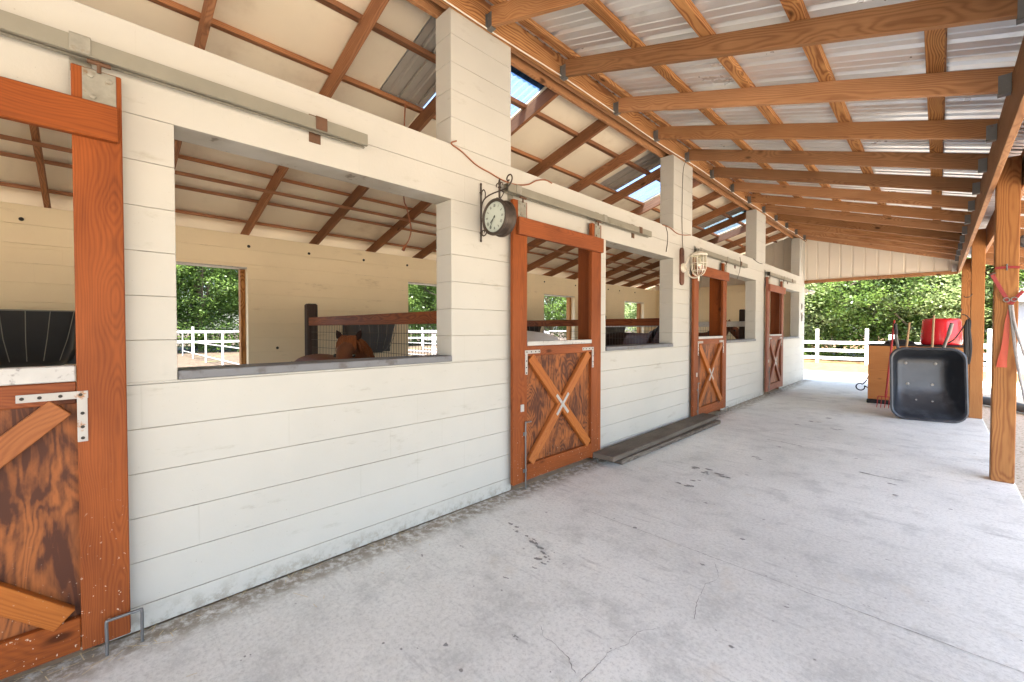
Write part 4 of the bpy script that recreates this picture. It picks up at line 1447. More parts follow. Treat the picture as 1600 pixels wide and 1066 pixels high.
def horse(label, loc, rz, sc, coat, mane, yaw=0.0, earmat=None):
    t = thing('horse', label, 'horse', loc, 'horses in the stalls')
    t.rotation_euler[2] = rz
    t.scale = (sc, sc, sc)

    def fin(o, m):
        o.parent = t
        o.location = (0, 0, 0)
        o.data.materials.clear()
        o.data.materials.append(M[m])
        if yaw:     # the neck bends so that the head looks aside
            for v in o.data.vertices:
                f = max(0.0, min(1.0, (v.co.x - .58) / .42))
                a = yaw * f * f * (3 - 2 * f)
                x, y = v.co.x - .62, v.co.y
                if v.co.x > .58:
                    v.co.x, v.co.y = .62 + x * math.cos(a) - y * math.sin(a), x * math.sin(a) + y * math.cos(a)
    bo = bpy.data.objects.new('body', body_me.copy())
    COL.objects.link(bo)
    fin(bo, coat)
    for s in (-1, 1):
        b = MB()   # ear: a curled leaf
        root, tip = Vector((1.0, s * .070, 1.355)), Vector((.995, s * .118, 1.445))
        b.tube([root, root.lerp(tip, .35) + Vector((0, s * .006, 0)), root.lerp(tip, .7), tip], [.026, .033, .024, .003], 10)
        fin(b.build('ear', coat, None, True), earmat or coat)
        b = MB()
        b.lathe([(0, .02), (.012, .016), (.019, 0), (.012, -.016), (0, -.02)], (1.165, s * .083, 1.205), (.3, s, .1), 12)
        fin(b.build('eye', 'eye', None, True), 'eye')
        b = MB()
        b.lathe([(0, .008), (.010, .004), (.012, 0), (0, -.004)], (1.345, s * .034, .90), (.9, s * .4, .1), 8)
        fin(b.build('nostril', 'eye', None, True), 'eye')
    for x, y in ((-.60, -.155), (-.51, .155), (.475, -.145), (.575, .145)):
        b = MB()
        b.lathe([(0, .075), (.044, .075), (.052, .03), (.060, .002), (0, .002)], (x - .02 + (.02 if x > 0 else 0), y, 0), (.15, 0, 1), 12)
        fin(b.build('hoof', 'hoof', None, True), 'hoof')
    b = MB()
    roots = []
    path = [(.62, 1.20), (.72, 1.26), (.80, 1.305), (.88, 1.35), (.95, 1.385), (1.0, 1.395)]
    for i in range(len(path) - 1):
        for k in range(4):
            f = k / 4
            x, z = path[i][0] * (1 - f) + path[i + 1][0] * f, path[i][1] * (1 - f) + path[i + 1][1] * f
            roots.append(((x, 0, z - .015), (-.1, -.45, .2)))
            roots.append(((x, .01, z - .015), (0, .4, .15)))
    strands(b, roots, 3, .20, .010, .7)
    fin(b.build('mane', mane, None, True), mane)
    b = MB()
    fr = [((1.03, y, 1.385), (1.0, y * 5, .15)) for y in (-.05, -.03, -.01, .01, .03, .05)]
    strands(b, fr, 13, .17, .008, .75, .04)
    fin(b.build('forelock', mane, None, True), mane)
    b = MB()
    strands(b, [((-.83, y, 1.02), (-.9, y, .1)) for y in (-.02, 0, .02)], 16, .75, .011, .45, .05)
    fin(b.build('tail', mane, None, True), mane)
    return t


horse('chestnut pony with red forelock facing out over the first window sill', (-2.16, 1.80, 0), R(9), .925, 'bay', 'mane_red', R(-47), 'dark_coat')
horse('white horse in the stall beside the clock gate, turned away', (-2.05, 4.75, 0), R(180), 1.13, 'white_coat', 'white_coat')
horse('dark bay horse behind the wire mesh in the second window', (-1.95, 7.5, 0), R(0), 1.10, 'dark_coat', 'mane_dark')
horse('liver chestnut horse in the stall behind the caged lamp', (-2.05, 10.55, 0), R(0), 1.09, 'liver_coat', 'mane_dark')

# ================================================================== THINGS ON THE PORCH
# ---- wheelbarrow standing on its nose, tray towards us
WB = Vector((2.425, 8.64, .004))
PH, LEAN = R(14), R(7)
wx = Vector((math.cos(PH), math.sin(PH), 0))
wn = Vector((-math.sin(PH), math.cos(PH), 0))     # into the tray (away from the opening)
wz = Vector((wn.x * math.sin(LEAN), wn.y * math.sin(LEAN), math.cos(LEAN)))
wd = Vector((wn.x * math.cos(LEAN), wn.y * math.cos(LEAN), -math.sin(LEAN)))


def wp(a, c, d):
    return WB + wx * a + wz * c + wd * d


def rrect(hx, hz, r, c0, n=7):
    out = []
    for sx, sz, a0 in ((1, 1, 0), (-1, 1, 90), (-1, -1, 180), (1, -1, 270)):
        for k in range(n + 1):
            a = R(a0 + 90 * k / n)
            out.append((sx * (hx - r) + r * math.cos(a), c0 + sz * (hz - r) + r * math.sin(a)))
    return out


t = thing('wheelbarrow', 'wheelbarrow stood on its nose with the open black poly tray facing out', 'wheelbarrow', tuple(WB))
secs = [(.405, .525, .165, .525, .022), (.420, .540, .175, .538, .014), (.422, .542, .175, .538, -.006), (.404, .524, .165, .538, -.012), (.385, .505, .155, .538, .0),
        (.372, .488, .15, .545, .05), (.345, .435, .14, .575, .16), (.31, .36, .12, .62, .25), (.285, .285, .09, .665, .305), (.262, .235, .075, .680, .325), (.20, .17, .06, .68, .330), (.05, .05, .03, .68, .331)]
osecs = [(.08, .08, .03, .68, .345), (.275, .245, .08, .68, .340), (.30, .30, .10, .665, .32), (.33, .38, .11, .62, .262), (.362, .452, .12, .575, .165), (.386, .50, .13, .545, .06), (.395, .515, .13, .53, .03)]
vs, fs = [], []
allsec = secs[::-1] + osecs[::-1]
rings = [[wp(a, c, d) for a, c in rrect(hx, hz, r, c0)] for hx, hz, r, c0, d in (osecs + secs)]
n = len(rings[0])
for rg in rings:
    vs += rg
for j in range(len(rings) - 1):
    for k in range(n):
        fs.append([j * n + k, j * n + (k + 1) % n, (j + 1) * n + (k + 1) % n, (j + 1) * n + k])
fs.append(list(range(n)))
fs.append([(len(rings) - 1) * n + k for k in range(n)])
b = MB()
b.add(vs, fs)
tray = b.build('tray', 'tray', t, True)
b = MB()
for a, c, d in ((-.17, .86, .322), (.17, .86, .322), (-.15, .54, .326), (.13, .54, .326)):
    b.lathe([(0, .012), (.012, .011), (.020, .004), (.021, 0)], wp(a, c, d), -wd, 14)
b.build('bolt_head', 'whiteplate', tray, True)
b = MB()
for a, c, d in ((-.08, .30, .215), (.10, .29, .212)):
    b.lathe([(0, .006), (.010, .005), (.013, 0)], wp(a, c, d), -wd, 10)
b.build('bolt_head', 'steel', tray, True)
for s in (-1, 1):
    b = MB()
    b.tube(smooth_path([wp(s * .10, .02, .42), wp(s * .15, .4, .375), wp(s * .21, .85, .36), wp(s * .27, 1.15, .30), wp(s * .30, 1.32, .22)], 5), .019, 10)
    h = b.build('frame_handle', 'steel', t, True)
    b = MB()
    b.tube([wp(s * .30, 1.32, .22) * .9 + wp(s * .27, 1.15, .30) * .1, wp(s * .318, 1.46, .16)], [.025, .022], 10)
    b.build('grip', 'rubber' if s < 0 else 'steel', h, True)
    b = MB()
    b.tube(smooth_path([wp(s * .19, .75, .37), wp(s * .22, .80, .62), wp(s * .20, .60, .64), wp(s * .17, .5, .38)], 5), .014, 8)
    b.build('leg', 'steel', t, True)
b = MB()
wc = wp(0, .10, .52)
b.lathe([(.105, -.032), (.15, -.042), (.185, -.026), (.195, 0), (.185, .026), (.15, .042), (.105, .032)], wc, wx, 28)
w = b.build('wheel', 'rubber', t, True)
b = MB()
b.lathe([(0, -.03), (.105, -.03), (.105, .03), (0, .03)], wc, wx, 20)
b.tube([wc - wx * .11, wc + wx * .11], .01, 8)
b.build('rim', 'steel', w)

# ---- box and what stands on it
t = thing('storage_box', 'varnished wooden box with black lid and base behind the wheelbarrow', 'box', (2.2, 10.4, 0))
b = MB()
b.box(1.62, 1.64, 10.08, 10.72, .075, 1.04, .004)
b.box(2.78, 2.80, 10.08, 10.72, .075, 1.04, .004)
b.box(1.641, 2.779, 10.70, 10.72, .075, 1.04, .004)
b.build('side_panel', 'boxwood', t)
b = MB()
b.box(1.615, 2.805, 10.058, 10.078, .075, 1.045, .005)
b.build('front_panel', 'boxwood', t)
b = MB()
b.box(1.60, 2.82, 10.045, 10.74, 1.048, 1.072, .008)
b.build('lid', 'rubber', t)
b = MB()
b.box(1.60, 2.80, 10.03, 10.73, .002, .072, .012)
b.build('base_mat', 'rubber', t)
b = MB()
b.lathe([(.225, 0), (.250, .014), (.262, .05), (.258, .12), (.240, .39), (.234, .435), (.218, .450), (.16, .454), (0, .455)], (2.545, 10.38, 1.074), (0, 0, 1), 40)
b.lathe([(.225, 0), (.215, .004), (0, .03)], (2.545, 10.38, 1.074), (0, 0, 1), 40)
tag(b.build('tub', 'red', None, True), 'glossy red plastic tub upside down on the wooden box', 'tub')
b = MB()
vs, fs = [], []
for j in range(13):
    for i in range(17):
        f, g = i / 16 * 2 - 1, j / 12 * 2 - 1
        h = max(0, 1 - (f * f + g * g)) ** .6
        vs.append((2.02 + f * .22, 10.36 + g * .2, 1.075 + h * .09 + mnoise.noise((f * 3, g * 3, 1)) * .03 * h + .001))
fs = [[j * 17 + i, j * 17 + i + 1, (j + 1) * 17 + i + 1, (j + 1) * 17 + i] for j in range(12) for i in range(16)]
b.add(vs, fs)
tag(b.build('folded_tarp', 'rubber', None, True, recalc=False), 'crumpled black tarp on the wooden box beside the red tub', 'tarp')

# ---- long-handled tools leaning on the box
def tool(label, cat, base, top, hmat, head):
    t = thing(cat.replace(' ', '_'), label, cat, tuple(base))
    base, top = Vector(base), Vector(top)
    d = (top - base).normalized()
    b = MB()
    b.tube([base + d * .18, base.lerp(top, .5), top], [.014, .0155, .0135], 10)
    b.build('handle', hmat, t, True)
    b = MB()
    side = Vector((1, 0, 0))
    if head == 'fork':
        b.tube([base + d * .19, base + d * .30], .018, 8)
        b.tube([base + d * .2 - side * .10, base + d * .2 + side * .10], .008, 6)
        for k in range(5):
            o = side * (k - 2) * .05
            b.tube(smooth_path([base + d * .2 + o, base + d * .1 + o + Vector((0, .015, 0)), base + o], 4), [.006] * 8 + [.003], 6)
    elif head == 'shovel':
        rows = [(.30, .02), (.24, .09), (.18, .115), (.10, .105), (.04, .06), (.0, .012)]
        vs, fs = [], []
        nn = d.cross(side).normalized()
        for s in (0, .003):
            for h, w in rows:
                for k in range(7):
                    f = (k - 3) / 3
                    vs.append(base + d * h + side * f * w + nn * (.025 * f * f + s))
        for lay in range(2):
            for j in range(5):
                for k in range(6):
                    a = lay * 42 + j * 7 + k
                    fs.append([a, a + 1, a + 8, a + 7])
        b.add(vs, fs)
        b.tube([base + d * .22, base + d * .4], .019, 8)
    else:
        b.tube([base + d * .19 - side * .2, base + d * .19 + side * .2], .014, 8)
        for k in range(12):
            o = side * (k - 5.5) * .034
            b.tube([base + d * .19 + o, base + d * .04 + o + Vector((0, -.03, 0)), base + o + Vector((0, .01, 0))], .005, 5)
    b.build('head', 'redpaint' if hmat == 'redpaint' else 'steel', t, True)
    return t


tool('red metal manure fork leaning on the wooden box left of the wheelbarrow', 'manure fork', (1.885, 9.50, .006), (1.965, 10.03, 1.50), 'redpaint', 'fork')
tool('shovel with pale wooden handle standing between wheelbarrow grip and red tub', 'shovel', (2.06, 9.62, .006), (2.16, 10.03, 1.46), 'handle', 'shovel')
tool('rake with pale wooden handle standing in front of the red tub', 'rake', (2.42, 9.60, .006), (2.455, 10.02, 1.57), 'handle', 'rake')
# loop of cable at the box side
b = MB()
c = Vector((1.50, 10.15, .27))
pp = [c + Vector((math.cos(a) * .062, .02 * a / 6, math.sin(a) * .062)) for a in [i * .35 for i in range(20)]]
b.tube(smooth_path([(1.61, 10.2, .48), (1.575, 10.18, .38)] + pp[3:] + [(1.60, 10.2, .26)], 3), .010, 8)
tag(b.build('hose_loop', 'rubber', None, True), 'dark loop of hose sticking out left of the wooden box', 'hose')

# ---- dark ropes on the second post
t = thing('rope_bundle', 'bundle of black halter ropes hanging on the second post above the wheelbarrow', 'ropes', (2.82, 9.40, 1.5))
for k in range(7):
    b = MB()
    x = 2.80 + .008 * k + .004 * rnd()
    y = 9.392 - .02 * rnd()
    L = .42 + .25 * rnd()
    sw = (.006 + .012 * rnd()) * random.choice((-1, 1))
    b.tube(smooth_path([(2.83, 9.405, 1.50), (x, y, 1.44), (x + sw, y - .01, 1.44 - L * .5), (x + sw * .5, y, 1.44 - L), (x - sw, y - .012, 1.44 - L * .6), (x - .01, y, 1.40), (2.826, 9.408, 1.49)], 6), .009, 8)
    b.build('rope', 'rubber', t, True)
b = MB()
b.tube(smooth_path([(2.83, 9.405, 1.49), (2.76, 9.38, 1.34), (2.69, 9.37, 1.20), (2.62, 9.40, 1.13)], 6), .010, 8)
b.tube(smooth_path([(2.845, 9.40, 1.50), (2.80, 9.39, 1.555), (2.76, 9.385, 1.57)], 5), .007, 8)
b.build('strap', 'rubber', t, True)

# ---- halter on the near post
Y = 5.652


def hk(px, py, dy=0.0):
    v = atY(px, py, Y)
    return Vector((v.x, Y - dy, v.z))


def strap(b, pts, w, th=.004, nrm=(0, -1, 0)):
    pts = smooth_path(pts, 6)
    for a, c in zip(pts, pts[1:]):
        d = (c - a)
        if d.length > 1e-4:
            b.board(a - d * .06, c + d * .06, w, th, Vector(nrm).cross(d), .0008)


b = MB()
for s in (0, 1):
    px = (1551, 1595)[s]
    v = hk(px, 424)
    if s == 0:
        b.tube(smooth_path([(2.85, Y + .05, v.z + .03), (2.82, Y + .02, v.z + .02), (2.795, Y - .03, v.z - .01), (2.815, Y - .06, v.z - .035), (2.85, Y - .05, v.z - .02)], 6), .006, 8)
tag(b.build('wall_hook', 'iron', None, True), 'black iron hook on the left side of the near post', 'hook')
t = thing('halter', 'red nylon horse halter hung around the near square post', 'halter', tuple(hk(1572, 450)))
b = MB()
strap(b, [hk(1553, 419.5, .004), hk(1572, 418, .006), hk(1591, 418, .004)], .021)
b.build('strap', 'redstrap', t)
b = MB()
strap(b, [hk(1546, 428, .05), hk(1557, 445, .03), hk(1568, 462, .02), hk(1577, 474, .016)], .026)
b.build('strap', 'redstrap', t)
b = MB()
strap(b, [hk(1597, 455, .02), hk(1590, 462, .02), hk(1583, 470, .018), hk(1578, 476, .016)], .026)
b.build('strap', 'redstrap', t)
b = MB()
for px, py in ((1571, 469), (1583, 468)):
    c = hk(px, py, .024)
    b.tube([c + Vector((math.cos(a) * .018, -.004, math.sin(a) * .018)) for a in [2 * PI * k / 14 for k in range(15)]], .004, 6, cap=False)
b.tube([hk(1571, 413, .010), hk(1571, 423, .010)], .005, 6)
b.build('buckle', 'steel', t)
b = MB()
b.tube(smooth_path([hk(1577, 477, .02), hk(1580, 500, .03), hk(1585, 540, .05), hk(1591, 575, .07), hk(1597, 605, .09), hk(1606, 640, .12)], 6), .0105, 8)
b.tube(smooth_path([hk(1580, 477, .024), hk(1583, 500, .04), hk(1591, 530, .06), hk(1598, 550, .08), hk(1604, 568, .08)], 6), .009, 8)
tag(b.build('lead_rope', 'lead', None, True), 'grey white lead rope hanging from the red halter', 'rope')
b = MB()
fold = [hk(1575, 484, .012), hk(1573, 505, .014), hk(1572, 525, .012), hk(1570, 545, .016), hk(1567, 562, .012), hk(1566, 574, .010)]
wid = [.012, .028, .036, .042, .054, .062]
vs, fs = [], []
for lay in (0, .0015):
    for p, w in zip(fold, wid):
        for k in range(5):
            f = (k - 2) / 2
            vs.append(p + Vector((f * w * .5, -lay - .004 * math.cos(f * 4 + p.z * 30), 0)))
for lay in range(2):
    for j in range(5):
        for k in range(4):
            a = lay * 30 + j * 5 + k
            fs.append([a, a + 1, a + 6, a + 5])
b.add(vs, fs)
tag(b.build('flagging_ribbon', 'orange', None, True, recalc=False), 'bright orange ribbon hanging down the near post below the halter', 'ribbon')
c = atY(1605, 376, 5.9)
t = thing('round_lamp', 'round dark lamp head hanging right of the near post', 'lamp', tuple(c))
b = MB()
b.lathe([(0, -.015), (.05, -.012), (.062, 0), (.066, .02), (.05, .05), (.02, .07), (0, .072)], c, (0, 1, 0), 24)
b.build('lamp_head', 'greyplastic', t, True)
b = MB()
b.tube([c + Vector((0, .05, .03)), c + Vector((0, .05, .9))], .006, 6)
b.build('cord', 'blackcord', t)
for y, z, lab in ((9.40, 1.86, 'second'), (13.18, 1.75, 'third')):
    b = MB()
    b.tube(smooth_path([(2.86, y, z + .02), (2.855, y - .03, z), (2.83, y - .055, z - .03), (2.79, y - .05, z - .035), (2.775, y - .04, z - .015)], 6), .006, 8)
    tag(b.build('wall_hook', 'iron', None, True), 'small black hook on the %s porch post' % lab, 'hook')

# ---- straw blown against the wall and gates
b = MB()
for _ in range(520):
    q = rnd()
    if q < .5:
        g = random.choice((-1.0, 2.5, 6.1, 9.7))
        x, y = .02 + .16 * rnd() ** 2, g + 1.25 * rnd()
    else:
        x, y = .02 + .5 * rnd() ** 3, -1 + 11 * rnd()
    if x < .34 and 3.5 < y < 6.45:
        continue
    a = rnd() * PI
    l = .010 + .04 * rnd() ** 2
    d = Vector((math.cos(a), math.sin(a), 0))
    nn = Vector((-d.y, d.x, 0)) * .0016
    c = Vector((x, y, .0042 + rnd() * .002))
    b.add([c - d * l - nn, c + d * l - nn, c + d * l + nn, c - d * l + nn], [[0, 1, 2, 3]])
tag(b.build('straw', 'straw', None, recalc=False), kind='stuff')

# ================================================================== OUTSIDE
def board_fence(label, p0, p1, n, rails, h, ph):
    p0, p1 = Vector((*p0, -.06)), Vector((*p1, -.06))
    t = thing('board_fence', label, 'fence', tuple((p0 + p1) / 2))
    d = (p1 - p0) / n
    nn = Vector((-d.y, d.x, 0)).normalized()
    for k in range(n + 1):
        b = MB()
        p = p0 + d * k
        b.board(p, p + Vector((0, 0, ph + .02 * rnd())), .105, .105, nn, .006)
        b.build('post', 'fence', t)
    for z in rails:
        b = MB()
        for k in range(n):
            a, c = p0 + d * k, p0 + d * (k + 1)
            o = nn * .066 + Vector((0, 0, z + .06))
            w = Vector((0, 0, .015))
            b.board(a + o + w * (rnd() - .5) + d * .004, c + o + w * (rnd() - .5) - d * .004, .12, .022, (0, 0, 1), .003)
        b.build('rail', 'fence', t)


board_fence('white three-rail board fence across the far end of the walk', (-10.65, 21.6), (10.15, 21.6), 13, (.79, .46, .15), 0, 1.40)
board_fence('white board fence seen between the porch posts', (1.5, 17.6), (9.5, 14.2), 4, (.88, .58, .28), 0, 1.22)
board_fence('white board fence far behind the corral, seen through the stall doorways', (-27, -6), (-27, 34), 16, (1.18, .62), 0, 1.5)


def corral(px0, y, label, first=[]):
    """a pipe corral panel 3.2 m long running away from the barn"""
    if first:
        src = first[0]
        o = src.copy()
        COL.objects.link(o)
        for ch in src.children:
            c = ch.copy()
            c.parent = o
            COL.objects.link(c)
        o.location = (px0, y, 0)
        o['label'] = label
        return o
    t = thing('corral_panel', label, 'corral panel', (0, 0, 0), 'pipe corral panels behind the barn')
    L = 3.12
    b = MB()
    r = .12
    pts = []
    for cx, cz, a0 in ((L - r, 1.25 - r, 0), (r, 1.25 - r, 90)):
        for k in range(6):
            a = R(a0 + 90 * k / 5)
            pts.append((-(cx + r * math.cos(a)), 0, cz + r * math.sin(a)))
    b.tube([(-L, 0, -.06)] + pts + [(0, 0, -.06)], .026, 8)
    for z in (.20, .72):
        b.tube([(-L, 0, z), (0, 0, z)], .022, 8)
    b.build('pipe_frame', 'pipe', t, True)
    for q in (.05, L - .05):
        b = MB()
        b.box(-q - .045, -q + .045, -.012, .012, .20, 1.235, .003)
        b.build('upright', 'pipe', t)
    first.append(t)
    t.location = (px0, y, 0)
    return t


ORD = ('nearest the barn', 'second from the barn', 'third from the barn', 'fourth from the barn', 'fifth from the barn', 'sixth from the barn')
for yy, lab in ((3.35, 'first window doorway'), (6.55, 'doorway beside the mesh post'), (10.3, 'doorway past the clock'), (13.9, 'last doorway')):
    for k in range(6 if yy < 4 else 4):
        corral(-6.2 - 3.22 * k, yy, 'white pipe corral panel, %s, row behind the %s' % (ORD[k], lab))

# ---- trees
def leaf_mesh(name, seed, rx, ry, z0, z1, nclump, nleaf, leaf, spread):
    rg = np.random.default_rng(seed)
    cz, hz = (z0 + z1) / 2, (z1 - z0) / 2
    C = []
    while len(C) < nclump:
        p = rg.uniform(-1, 1, 3)
        r = np.linalg.norm(p)
        if r < 1 and r > .25 and rg.random() < .35 + .65 * r:
            if mnoise.noise((p[0] * 2.2 + seed * 7, p[1] * 2.2, p[2] * 2.2)) > -.28:
                C.append(p)
    C = np.array(C)
    bulge = 1 + .22 * np.array([mnoise.noise((c[0] * 1.7 + seed, c[1] * 1.7, c[2] * 1.7)) for c in C])[:, None]
    C = C * bulge * np.array([rx, ry, hz]) + np.array([0, 0, cz])
    ctone = rg.uniform(0, 1, nclump)
    n = nclump * nleaf
    ci = np.repeat(np.arange(nclump), nleaf)
    off = rg.normal(0, 1, (n, 3)) * spread * rg.uniform(.6, 1.3, nclump)[ci][:, None]
    off[:, 2] *= .62
    c = C[ci] + off
    d = rg.normal(0, 1, (n, 3))
    d[:, 2] = d[:, 2] * .5 - .25
    d /= np.linalg.norm(d, axis=1)[:, None]
    up = rg.normal(0, .55, (n, 3)) + np.array([0, 0, 1.0])
    s = np.cross(d, up)
    s /= np.linalg.norm(s, axis=1)[:, None] + 1e-9
    L = leaf * rg.uniform(.6, 1.35, n)[:, None]
    W = L * .30
    v = np.empty((n, 4, 3), np.float32)
    v[:, 0] = c - d * L * .5
    v[:, 1] = c + s * W + d * L * .08
    v[:, 2] = c + d * L * .5
    v[:, 3] = c - s * W + d * L * .08
    me = bpy.data.meshes.new(name)
    me.vertices.add(4 * n)
    me.vertices.foreach_set('co', v.ravel())
    me.loops.add(4 * n)
    me.loops.foreach_set('vertex_index', np.arange(4 * n, dtype=np.int32))
    me.polygons.add(n)
    me.polygons.foreach_set('loop_start', np.arange(0, 4 * n, 4, dtype=np.int32))
    me.polygons.foreach_set('loop_total', np.full(n, 4, dtype=np.int32))
    me.update(calc_edges=True)
    a = me.attributes.new('tone', 'FLOAT', 'POINT')
    tone = np.clip(ctone[ci] * .6 + rg.uniform(0, 1, n) * .4, 0, 1)
    a.data.foreach_set('value', np.repeat(tone, 4).astype(np.float32))
    return me, C


def tree_proto(name, seed, rx, ry, z0, z1, nclump, nleaf, leaf, spread, mat):
    t = thing(name, '', 'tree')
    me, C = leaf_mesh('crown', seed, rx, ry, z0, z1, nclump, nleaf, leaf, spread)
    me.materials.append(M[mat])
    o = bpy.data.objects.new('crown', me)
    COL.objects.link(o)
    o.parent = t
    b = MB()
    rs = random.Random(seed)
    H = z1 * .8
    pts = [(0, 0, -.2), (.05 * rs.random(), .05, .5), (.2 * (rs.random() - .5), .2 * (rs.random() - .5), H * .35), (.5 * (rs.random() - .5), .5 * (rs.random() - .5), H * .7), (.6 * (rs.random() - .5), .5 * (rs.random() - .5), H)]
    sp = smooth_path(pts, 5)
    b.tube(sp, [.21 * (1 - .85 * i / len(sp)) + (.06 if i < 2 else 0) for i in range(len(sp))], 10)
    for k in range(16):
        q = sp[int(len(sp) * (.25 + .6 * k / 16))]
        c = Vector(C[rs.randrange(len(C))])
        m = q.lerp(c, .5) + Vector((0, 0, -.12))
        lp = smooth_path([q, m, c], 4)
        b.tube(lp, [.075 * (1 - .85 * i / len(lp)) for i in range(len(lp))], 6)
    b.build('trunk', 'bark', t, True)
    return t


protos = [tree_proto('broadleaf_tree', 3, 3.0, 2.7, .9, 7.2, 560, 66, .125, .27, 'leaf0'),
          tree_proto('broadleaf_tree', 11, 2.5, 2.3, .35, 5.6, 500, 66, .115, .26, 'leaf1'),
          tree_proto('broadleaf_tree', 23, 3.2, 3.0, 1.6, 8.5, 600, 66, .13, .29, 'leaf0')]
used = [False] * 3


def plant(k, x, y, rz, sc, label, group):
    src = protos[k]
    if not used[k]:
        used[k] = True
        o = src
    else:
        o = src.copy()
        COL.objects.link(o)
        for ch in src.children:
            c = ch.copy()
            c.parent = o
            COL.objects.link(c)
    o.location = (x, y, -.06)
    o.rotation_euler = (0, 0, rz)
    o.scale = (sc, sc, sc * (.92 + .16 * rnd()))
    o['label'] = label
    o['group'] = group


KIND = ('bushy dark green tree', 'bushy light green tree', 'tall dark green tree')
i = 0
for row, (yy, xs_) in enumerate(((25.2, (-9.5, -6.9, -4.4, -2.0, .3, 2.6, 5.0, 7.6)), (29.0, (-8, -4.8, -1.2, 1.9, 5.2, 8.6, 12)))):
    for q, x in enumerate(xs_):
        k = (1, 0, 1, 1, 0, 1, 0, 1)[q] if row == 0 else (2, 0, 2, 0, 2, 0, 2)[q]
        plant(k, x + (rnd() - .5) * .7, yy + (rnd() - .5) * 1.2, rnd() * 6.28, .92 + .25 * rnd(),
              '%s %s the far fence, %s' % (KIND[k], 'just behind' if row == 0 else 'in the back row beyond', ('first', 'second', 'third', 'fourth', 'fifth', 'sixth', 'seventh', 'eighth')[q] + ' from the barn'), 'trees beyond the far fence')
for q in range(11):
    y = -7 + q * 4.0
    k = (0, 2, 0, 2, 0, 2, 0, 2, 0, 0, 2)[q]
    plant(k, -30.5 + (rnd() - .5) * 2, y + (rnd() - .5) * .8, rnd() * 6.28, 1.02 + .25 * rnd(), '%s behind the corral, %d metres along the barn' % (KIND[k], round(y + 8)), 'trees behind the corral')
for q in range(8):
    plant((0, 2)[q % 2], -35.5, -4 + q * 4.6, rnd() * 6.28, 1.25, '%s far behind the corral, %d metres along the back row' % (KIND[(0, 2)[q % 2]], round(q * 4.6) + 4), 'trees behind the corral')
for q in range(6):
    y = 24 + 2.6 * q
    k = (0, 1, 2, 0, 1, 2)[q]
    plant(k, -20 + q * 1.8 + (rnd() - .5), y + 2, rnd() * 6.28, 1.1, '%s in the paddock corner, %s from the barn' % (KIND[k], ('first', 'second', 'third', 'fourth', 'fifth', 'sixth')[q]), 'trees in the paddock corner')
for q, (x, y) in enumerate(((13.5, 21), (16, 26), (20, 19), (22, 27))):
    plant((1, 0, 2, 1)[q], x, y, rnd() * 6.28, 1.05, '%s right of the porch, %s' % (KIND[(1, 0, 2, 1)[q]], ('nearest', 'beside the shed', 'standing apart', 'farthest')[q]), 'trees right of the porch')

# undergrowth along the tree rows: nobody could count it
me, _ = leaf_mesh('undergrowth', 41, 14, 1.1, -.1, 1.5, 900, 22, .15, .25)
me.materials.append(M['leaf0'])
o = bpy.data.objects.new('undergrowth', me)
COL.objects.link(o)
o.location = (0, 24.2, -.06)
tag(o, kind='stuff')
me, _ = leaf_mesh('undergrowth', 47, 1.5, 22, -.1, 2.3, 1500, 30, .15, .32)
me.materials.append(M['leaf0'])
o = bpy.data.objects.new('undergrowth', me)
COL.objects.link(o)
o.location = (-28.9, 13, -.06)
tag(o, kind='stuff')

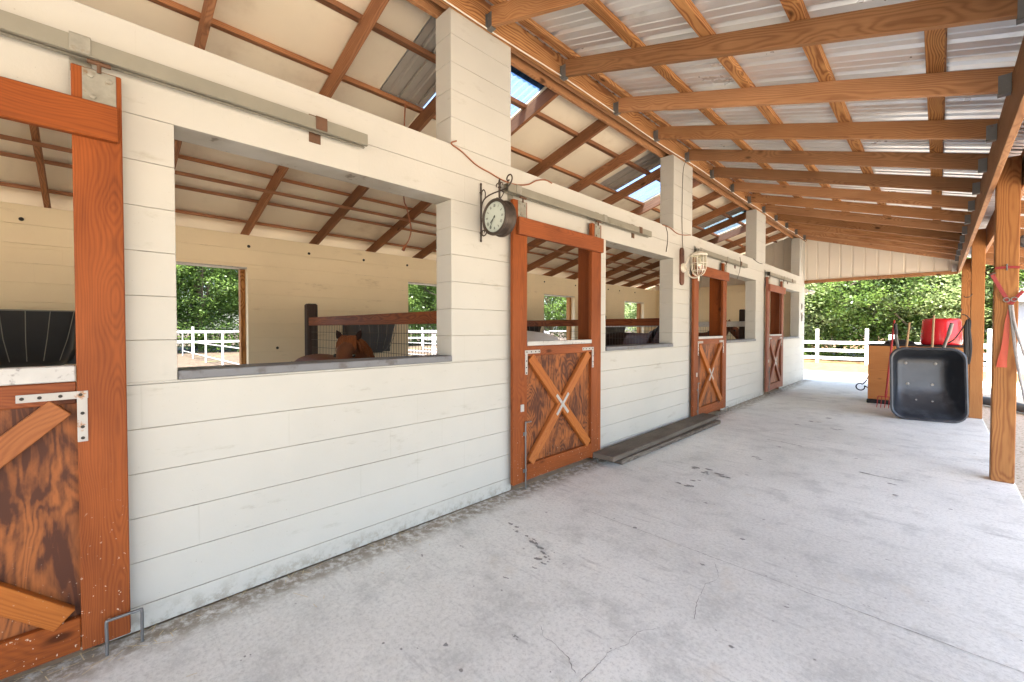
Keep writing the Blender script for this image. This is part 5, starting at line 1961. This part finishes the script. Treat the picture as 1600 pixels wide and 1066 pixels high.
# ---- shed beyond the posts
t = thing('garden_shed', 'pale shed with a low tin roof beyond the porch posts', 'shed', (6.8, 24.0, 0))
b = MB()
b.box(4.4, 9.2, 22.6, 25.4, -.06, 2.3, .01)
b.build('wall', 'shedwall', t)
b = MB()
b.prism([(4.1, 22.3, 2.28), (9.5, 22.3, 2.28), (9.5, 25.7, 2.28), (4.1, 25.7, 2.28)], (0, 0, .06))
b.prism([(4.1, 22.3, 2.345), (4.1, 25.7, 2.345), (4.1, 24.0, 3.1)], (5.4, 0, 0))
b.build('roof', 'shedroof', t)
b = MB()
b.box(5.2, 6.2, 22.56, 22.599, 1.0, 1.8, .004)
w = b.build('window', 'fence', t)
b = MB()
b.box(5.28, 6.12, 22.552, 22.559, 1.07, 1.73, .002)
b.build('pane', 'paneglass', w)
b = MB()
for a, c in ((fl(1540, 618), fl(1552, 622)),):
    pass
b.tube(smooth_path([(2.92, 11.6, .05), (3.25, 11.2, .06), (3.6, 10.6, .05), (3.9, 9.8, .05), (4.0, 8.9, .05)], 8), .075, 10)
tag(b.build('drain_pipe', 'greyplastic', None, True), 'black corrugated pipe lying on the gravel outside the porch', 'pipe')

# ================================================================== LIGHT, SKY, CAMERA
w = bpy.data.worlds.new('World')
scene.world = w
w.use_nodes = True
nt = w.node_tree
nt.nodes.clear()
out = nt.nodes.new('ShaderNodeOutputWorld')
bg = nt.nodes.new('ShaderNodeBackground')
sky = nt.nodes.new('ShaderNodeTexSky')
sky.sky_type = 'NISHITA'
sky.sun_disc = False
EL, AZ = R(64), R(152)
sky.sun_elevation = EL
sky.sun_rotation = AZ
sky.air_density = 1.0
sky.dust_density = 3.0
bg.inputs['Strength'].default_value = .15
nt.links.new(sky.outputs[0], bg.inputs[0])
nt.links.new(bg.outputs[0], out.inputs[0])
sd = Vector((math.sin(AZ) * math.cos(EL), math.cos(AZ) * math.cos(EL), math.sin(EL)))
L = bpy.data.lights.new('sun', 'SUN')
L.energy = 4.0
L.angle = R(.5)
L.color = (1, .95, .88)
lo = bpy.data.objects.new('sun', L)
COL.objects.link(lo)
lo.rotation_euler = sd.to_track_quat('Z', 'Y').to_euler()

cam = bpy.data.cameras.new('camera')
cam.sensor_width = 36
cam.lens = 36 * 660 / 1600
cam.shift_y = -.004
cam.clip_start = .05
cam.clip_end = 1500
co = bpy.data.objects.new('camera', cam)
COL.objects.link(co)
co.location = (2.5, 0, 1.35)
co.rotation_euler = (R(90 - 1.09), 0, R(45.2))
scene.camera = co

scene.view_settings.view_transform = 'Standard'
scene.view_settings.look = 'None'
scene.view_settings.exposure = 3.02
scene.view_settings.gamma = 1
scene.cycles.use_denoising = True
scene.cycles.max_bounces = 10
scene.cycles.diffuse_bounces = 6
scene.cycles.transparent_max_bounces = 12
scene.cycles.sample_clamp_indirect = 8
scene.cycles.use_adaptive_sampling = True
